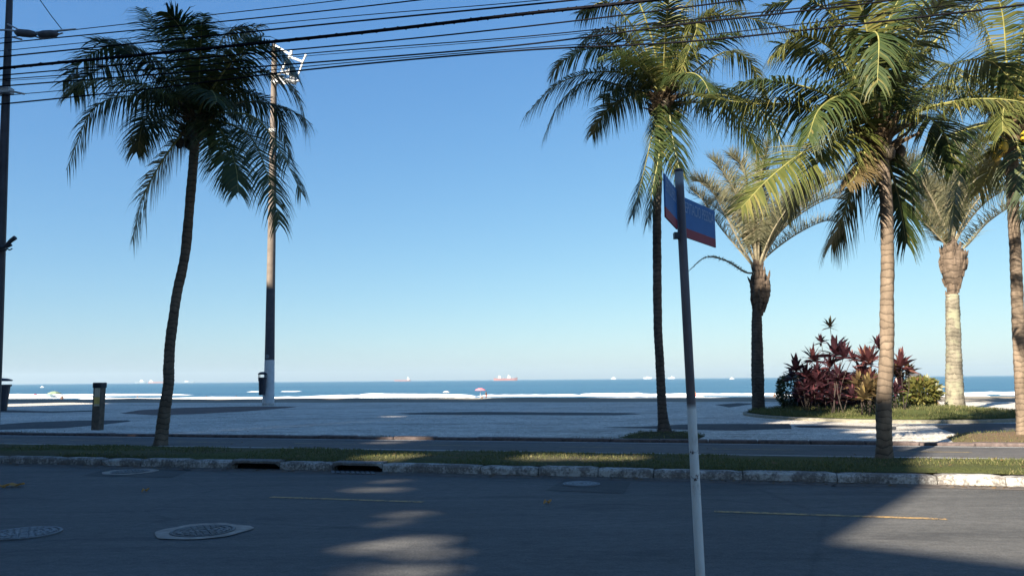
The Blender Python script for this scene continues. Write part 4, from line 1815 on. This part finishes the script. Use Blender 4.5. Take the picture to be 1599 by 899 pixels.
ship('large red cargo ship with two white towers on the horizon, nearest the middle', 771, 808, 4200, 13, M['hull_red'], [(-.26, .12, 20), (.14, .12, 24)])
ship('low reddish ship with one white tower, left of the large red ship', 616, 641, 6500, 11, M['hull_red'], [(.36, .14, 32)])
ship('faint dark ship with a white tower, leftmost on the horizon', 211, 229, 7500, 16, M['hull_dark'], [(.1, .3, 26)])
ship('reddish ship on the horizon just left of the leaning palm trunk', 232, 256, 7500, 14, M['hull_red'], [(-.3, .25, 24)])
ship('grey ship on the horizon just right of the leaning palm trunk', 283, 305, 8000, 12, M['hull_dark'], [(-.1, .3, 14)])
ship('small pale ship on the horizon immediately left of the middle palm trunk', 1005, 1018, 8000, 16, M['ship_white'], [(0, .4, 14)])
ship('pale ship on the horizon between the middle palm and the sign post', 1043, 1054, 7000, 12, M['ship_white'], [(.1, .4, 16)])
ship('tiny pale ship on the horizon right of the large red ship', 954, 962, 8500, 12, M['ship_white'], [(0, .4, 20)])


def motorboat(label, x, y, L):
    c = gp(x, y, SEA)
    root = thing('motorboat', c, label, 'boat', 'motorboats off the beach')
    b = MB()
    rs = []
    for k, wv, up_ in ((-.5, .8, .8), (-.2, 1, .8), (.2, .9, .95), (.42, .45, 1.15), (.5, .05, 1.3)):
        x_ = c.x + k * L
        B = L * .32
        rs.append([V((x_, c.y - wv * B / 2, SEA + up_ * L * .2)), V((x_, c.y - wv * B * .3, SEA - .2)), V((x_, c.y + wv * B * .3, SEA - .2)), V((x_, c.y + wv * B / 2, SEA + up_ * L * .2))])
    b.rings(rs, True)
    b.build('hull', M['ship_white'], root)
    b = MB()
    b.box((c.x - L * .05, c.y, SEA + L * .26), (L * .35, L * .22, L * .16))
    b.box((c.x - L * .08, c.y, SEA + L * .38), (L * .4, L * .26, L * .03))
    b.build('cabin', M['ship_white'], root)


motorboat('white motorboat off the beach at the far left', 66, 604.8, 4.2)
motorboat('white motorboat on the sea left of the dark-trunked feather palm', 1143, 591.8, 15)

# people: one continuous skinned body per pose
def skin_body(joints, edges, radii, name, mat):
    me = bpy.data.meshes.new(name)
    me.from_pydata([tuple(j) for j in joints], edges, [])
    ob = bpy.data.objects.new(name, me)
    COL.objects.link(ob)
    md = ob.modifiers.new('skin', 'SKIN')
    for i, r in enumerate(radii):
        me.skin_vertices[0].data[i].radius = (r, r)
    me.skin_vertices[0].data[0].use_root = True
    sb = ob.modifiers.new('sub', 'SUBSURF')
    sb.levels = sb.render_levels = 1
    dg = bpy.context.evaluated_depsgraph_get()
    m2 = bpy.data.meshes.new_from_object(ob.evaluated_get(dg))
    bpy.data.objects.remove(ob)
    m2.materials.clear()
    m2.materials.append(mat)
    for p in m2.polygons:
        p.use_smooth = True
    return m2


def person(label, loc, mat, cloth, pose='stand', turn=0.0, scale=1.0):
    if pose == 'stand':
        J = [(0, 0, .92), (0, .01, 1.15), (0, 0, 1.40), (0, 0, 1.50), (0, -.02, 1.60), (0, -.02, 1.72),
             (.09, 0, .86), (.11, -.03, .48), (.12, .02, .07), (.12, -.12, .03), (-.09, 0, .86), (-.10, .08, .48), (-.11, .14, .07), (-.11, .02, .03),
             (.18, 0, 1.40), (.25, .02, 1.13), (.24, -.10, .90), (.24, -.14, .80), (-.18, 0, 1.40), (-.26, .02, 1.13), (-.25, -.10, .90), (-.25, -.14, .80)]
    else:
        J = [(0, 0, .16), (0, .02, .40), (0, -.02, .64), (0, -.03, .74), (0, -.06, .84), (0, -.06, .96),
             (.09, -.04, .14), (.14, -.38, .44), (.14, -.62, .08), (.14, -.74, .04), (-.09, -.04, .14), (-.14, -.38, .44), (-.14, -.62, .08), (-.14, -.74, .04),
             (.18, -.02, .63), (.25, -.10, .40), (.20, -.32, .38), (.18, -.40, .40), (-.18, -.02, .63), (-.25, -.10, .40), (-.20, -.32, .38), (-.18, -.40, .40)]
    E = [(0, 1), (1, 2), (2, 3), (3, 4), (4, 5), (0, 6), (6, 7), (7, 8), (8, 9), (0, 10), (10, 11), (11, 12), (12, 13), (2, 14), (14, 15), (15, 16), (16, 17), (2, 18), (18, 19), (19, 20), (20, 21)]
    rad = [.14, .125, .13, .055, .10, .085, .09, .06, .04, .035, .09, .06, .04, .035, .06, .045, .035, .03, .06, .045, .035, .03]
    Rz = Matrix.Rotation(turn, 3, 'Z')
    J = [Rz @ V(j) * scale for j in J]
    rad = [r * scale for r in rad]
    me = skin_body(J, E, rad, 'person', mat)
    o = bpy.data.objects.new('person', me)
    o.location = loc
    COL.objects.link(o)
    tag(o, label, 'person', 'people by the water')
    b = MB()
    hd = V(loc) + J[5] + V((0, .015, .0))
    b.lathe(hd - V((0, 0, .03)), [(.105 * scale, 0), (.108 * scale, .05), (.07 * scale, .10), (.02, .115)], 10)
    b.build('hair', M['hair'], o, True)
    if pose == 'stand':
        b = MB()
        pv = V(loc)
        b.tube([pv + J[0] + V((0, 0, .10)), pv + J[0], pv + (J[6] + J[10]) / 2 + V((0, 0, -.02))], [.15 * scale, .165 * scale, .17 * scale], 12)
        for k in (6, 10):
            b.tube([pv + J[k] + V((0, 0, .03)), pv + J[k].lerp(J[k + 1], .55)], [.105 * scale, .095 * scale], 10)
        b.build('shorts', cloth, o, True)
    return o


def bather(label, x, y, wade, mat, cloth, pose='stand', turn=0.0):
    p = gp(x, y, SEA)
    person(label, p + V((0, 0, -wade)), mat, cloth, pose, turn)


bather('tiny bather wading in the surf left of the leaning palm trunk', 214.5, 623.0, .95, M['skin_dark'], M['cloth_dark'])
bather('tiny dark figure wading in the surf left of the light mast', 368.5, 622.5, .90, M['skin_dark'], M['cloth_dark'], 'stand', .5)
bather('tiny light-skinned bather in the surf right of the leaning palm trunk', 322, 622.4, 1.0, M['skin'], M['cloth_red'], 'stand', 1.2)
bather('tiny bather in red right beside the street sign post', 1086, 619.5, .5, M['skin'], M['cloth_red'], 'stand', .3)
bather('tiny figure standing in the wash between the dark palm trunk and the hedge', 1209.5, 621.0, .7, M['skin_dark'], M['cloth_dark'], 'stand', .2)


def on_beach(x, Y):
    p = dp(x, 600, Y)
    n = to_tn(p)[1]
    p.z = max(ground_z(n), SEA - .1)
    return p


def parasol(label, x, ytop, Y, wpx, mat, mat2=None):
    p = on_beach(x, Y)
    top = dp(x, ytop, Y)
    r = wpx / 2 / F * Y
    top.z = max(top.z, p.z + 1.9)
    root = thing('beach_umbrella', p, label, 'beach umbrella', 'beach umbrellas')
    b = MB()
    b.tube([p, top], .03, 6)
    b.build('pole', M['white_metal'], root)
    b = MB()
    N = 8
    z = top.z - r * .42
    prof = [(r, 0), (r * .72, r * .22), (r * .35, r * .37), (.03, r * .43)]
    rs = []
    for rr, dz in prof:
        rs.append([V((top.x + math.cos(6.283 * i / 16) * rr * (1 if i % 2 == 0 else .95), top.y + math.sin(6.283 * i / 16) * rr * (1 if i % 2 == 0 else .95), z + dz)) for i in range(16)])
    b.rings(rs, False)
    b.build('canopy', mat, root)
    return p


pp = parasol('pink-red beach umbrella at the water line in the middle of the view', 750, 605.5, 168, 17, M['cloth_pink'])
person('person sitting in the shade under the pink-red beach umbrella', on_beach(753, 166), M['skin_dark'], M['cloth_dark'], 'sit', -.6)
person('person standing beside the pink-red beach umbrella', on_beach(759, 167), M['skin_dark'], M['cloth_red'], 'stand', .9)
parasol('green-grey beach umbrella at the left, largest on the beach', 85, 610.5, 150, 22, M['cloth_green'])
parasol('flat grey-blue beach umbrella below the green-grey one', 76, 616.5, 140, 26, M['cloth_teal'])
parasol('pale grey beach umbrella beside the large litter bin', 24, 617.0, 140, 12, M['cloth_grey'])
parasol('small whitish umbrella in the surf left of the pink-red one', 697, 610.5, 172, 12, M['cloth_grey'])
parasol('small red beach umbrella on the sand right of the large litter bin', 55, 617.0, 140, 8, M['cloth_red'])
person('person sitting on the sand by the grey umbrella next to the litter bin', on_beach(31, 128), M['skin_dark'], M['cloth_dark'], 'sit', .4)
person('person sitting on the sand below the small red umbrella', on_beach(51, 128), M['skin'], M['cloth_red'], 'sit', -.4)
person('person standing on the sand right of the green-grey umbrella', on_beach(98, 128), M['skin_dark'], M['cloth_dark'], 'stand', .4)

# ------------------------------------------------------------------ unseen buildings behind the camera, outlines and openings shaped to shade the scene
HD = V((math.sin(SUN_AZ), math.cos(SUN_AZ), 0))
UA = V((math.cos(SUN_AZ), -math.sin(SUN_AZ), 0))
D0 = 22.0
TE = math.tan(SUN_EL)


def facade_pt(u, d, z):
    return UA * u + HD * d + V((0, 0, z))


def building(label, slabs, holes=(), depth=8.0):
    """street front 0.4 m thick with through openings, flank walls running back from it"""
    us = sorted({x for q in slabs for x in q[:2]} | {x for q in holes for x in q[:2]})
    zs = sorted({x for q in slabs for x in q[2:]} | {x for q in holes for x in q[2:]})
    um = sum(q[0] + q[1] for q in slabs) / (2 * len(slabs))
    root = thing('apartment_building', facade_pt(um, -D0 - 4, 0), label, 'building')
    b = MB()
    ax = (UA, HD, V((0, 0, 1)))

    def solid(u, z):
        return any(q[0] < u < q[1] and q[2] < z < q[3] for q in slabs) and not any(q[0] < u < q[1] and q[2] < z < q[3] for q in holes)
    for z0, z1 in zip(zs, zs[1:]):
        zc = (z0 + z1) / 2
        run = None
        for u0, u1 in list(zip(us, us[1:])) + [(us[-1], us[-1] + 1)]:
            ok = solid((u0 + u1) / 2, zc)
            if ok and run is None:
                run = u0
            if not ok and run is not None:
                b.box(facade_pt((run + u0) / 2, -D0 - .2, zc), (u0 - run, .4, z1 - z0), ax)
                run = None
    b.build('front_wall', M['wall'], root)
    top = max(q[3] for q in slabs)
    lo, hi = min(q[0] for q in slabs), max(q[1] for q in slabs if q[2] < 1)
    m = MB()
    m.box(facade_pt(lo + .15, -D0 - .42 - depth / 2, min(q[3] for q in slabs if q[0] == lo) / 2), (.3, depth, min(q[3] for q in slabs if q[0] == lo)), ax)
    m.build('flank_wall', M['wall'], root)
    m = MB()
    hz = min(q[3] for q in slabs if q[1] == hi)
    m.box(facade_pt(hi - .15, -D0 - .42 - depth / 2, hz / 2), (.3, depth, hz), ax)
    m.build('flank_wall', M['wall'], root)
    for (u0, u1, z0, z1) in slabs:
        z = z0 + 1.0
        while z + 1.6 < z1:
            m = MB()
            u = u0 + .8
            while u + 1.6 < u1:
                if not any(u < q[1] and u + 1.5 > q[0] and z < q[3] and z + 1.5 > q[2] for q in holes):
                    m.box(facade_pt(u + .75, -D0 + .03, z + .8), (1.5, .06, 1.4), ax)
                u += 3.0
            if m.v:
                m.build('window_row', M['window'], root)
            z += 3.0
    return root


def hole(u, z, du, dz):
    return (u - du / 2, u + du / 2, z - dz / 2, z + dz / 2)


building('low apartment building across the street, behind the right of the view', [(-2.16, 30, 0, 15.72)])
edge = [(-2.16, 0, 18.5), (-2.4, 18.5, 18.9), (-2.6, 18.9, 19.5), (-2.75, 19.5, 20.3), (-3.25, 20.3, 20.8), (-3.6, 20.8, 21.2), (-4.0, 21.2, 21.8), (-4.6, 21.8, 22.6), (-5.4, 22.6, 23.4), (-6.2, 23.4, 24.2),
        (-6.9, 24.2, 25.2), (-7.4, 25.2, 26.8), (-9.12, 26.8, 28.4), (-9.35, 28.4, 31.5), (-10.2, 31.5, 32.8), (-11.1, 32.8, 34.3), (-12.2, 34.3, 36.4), (-13.5, 36.4, 38.5)]


def patch_holes(patches):
    """openings of the front wall through which the sun reaches the sunlit flecks on the ground"""
    out = []
    for (x, y, hw, hh, z) in patches:
        for k in (-1, 0, 1):
            xs = (x + (k - .5) * hw * 2 / 3, x + (k + .5) * hw * 2 / 3)
            q = []
            for xx in xs:
                for yy in (y - hh, y + hh):
                    p = gp(xx, yy, z)
                    q.append((UA.dot(p), z + (HD.dot(p) + D0) * TE))
            uc, hc = sum(a for a, b_ in q) / 4, sum(b_ for a, b_ in q) / 4
            du = abs(q[2][0] - q[0][0]) + .3 * abs(q[1][0] - q[0][0])
            dh = max(.12, .75 * abs(q[1][1] - q[0][1]) + .3 * abs(q[2][1] - q[0][1]))
            g = .05 if y > 780 else .0
            out.append((round(uc - du / 2 - g, 2), round(uc + du / 2 + g, 2), round(hc - dh / 2 - g * .6, 2), round(hc + dh / 2 + g * .6, 2)))
    return out


HOLES = patch_holes([(682, 838, 34, 10, 0), (688, 858, 40, 13, 0), (680, 884, 42, 15, 0), (600, 850, 20, 15, 0), (592, 882, 16, 13, 0), (640, 892, 30, 10, 0),
                     (655, 799, 24, 7, 0), (630, 812, 20, 7, 0), (604, 762, 38, 7, 0), (622, 749, 24, 5, 0),
                     (625, 713, 26, 8, .16), (872, 714, 30, 8, .16), (965, 715, 36, 7, .16),
                     (640, 685.5, 28, 3, .14), (612, 690, 22, 3, .14), (616, 650, 24, 2.2, .14), (1246, 651, 26, 4, .3)])
building('terraced apartment tower across the street with a stepped roofline', [(-20.0, u, a, z) for u, a, z in edge], HOLES)
building('tall apartment slab across the street, left of the terraced tower', [(-34.5, -20.02, 0, 38.5)], [hole(-21.9, 22.9, .8, .4)])
building('apartment block across the street with a lower roof', [(-53.0, -34.52, 0, 33.2)], [hole(-45.8, 31.7, 1.2, .8)])
building('long apartment block bridging a passage across the street', [(-118, -53.02, 0, 29.0)], [(-60.0, -53.02, 21.4, 25.0)])

# ------------------------------------------------------------------ sea air
hz = MB()
hz.box((0, 4600, 55), (14000, 9600, 130))
hm = bpy.data.materials.new('sea air')
hm.use_nodes = True
ht = hm.node_tree
for n_ in list(ht.nodes):
    if n_.type == 'BSDF_PRINCIPLED':
        ht.nodes.remove(n_)
pv = ht.nodes.new('ShaderNodeVolumePrincipled')
pv.inputs['Color'].default_value = (.70, .88, 1.0, 1)
pv.inputs['Density'].default_value = 7e-5
pv.inputs['Anisotropy'].default_value = .2
ht.links.new(pv.outputs[0], ht.nodes['Material Output'].inputs['Volume'])
ho = setting(hz.build('haze', hm), 'stuff')
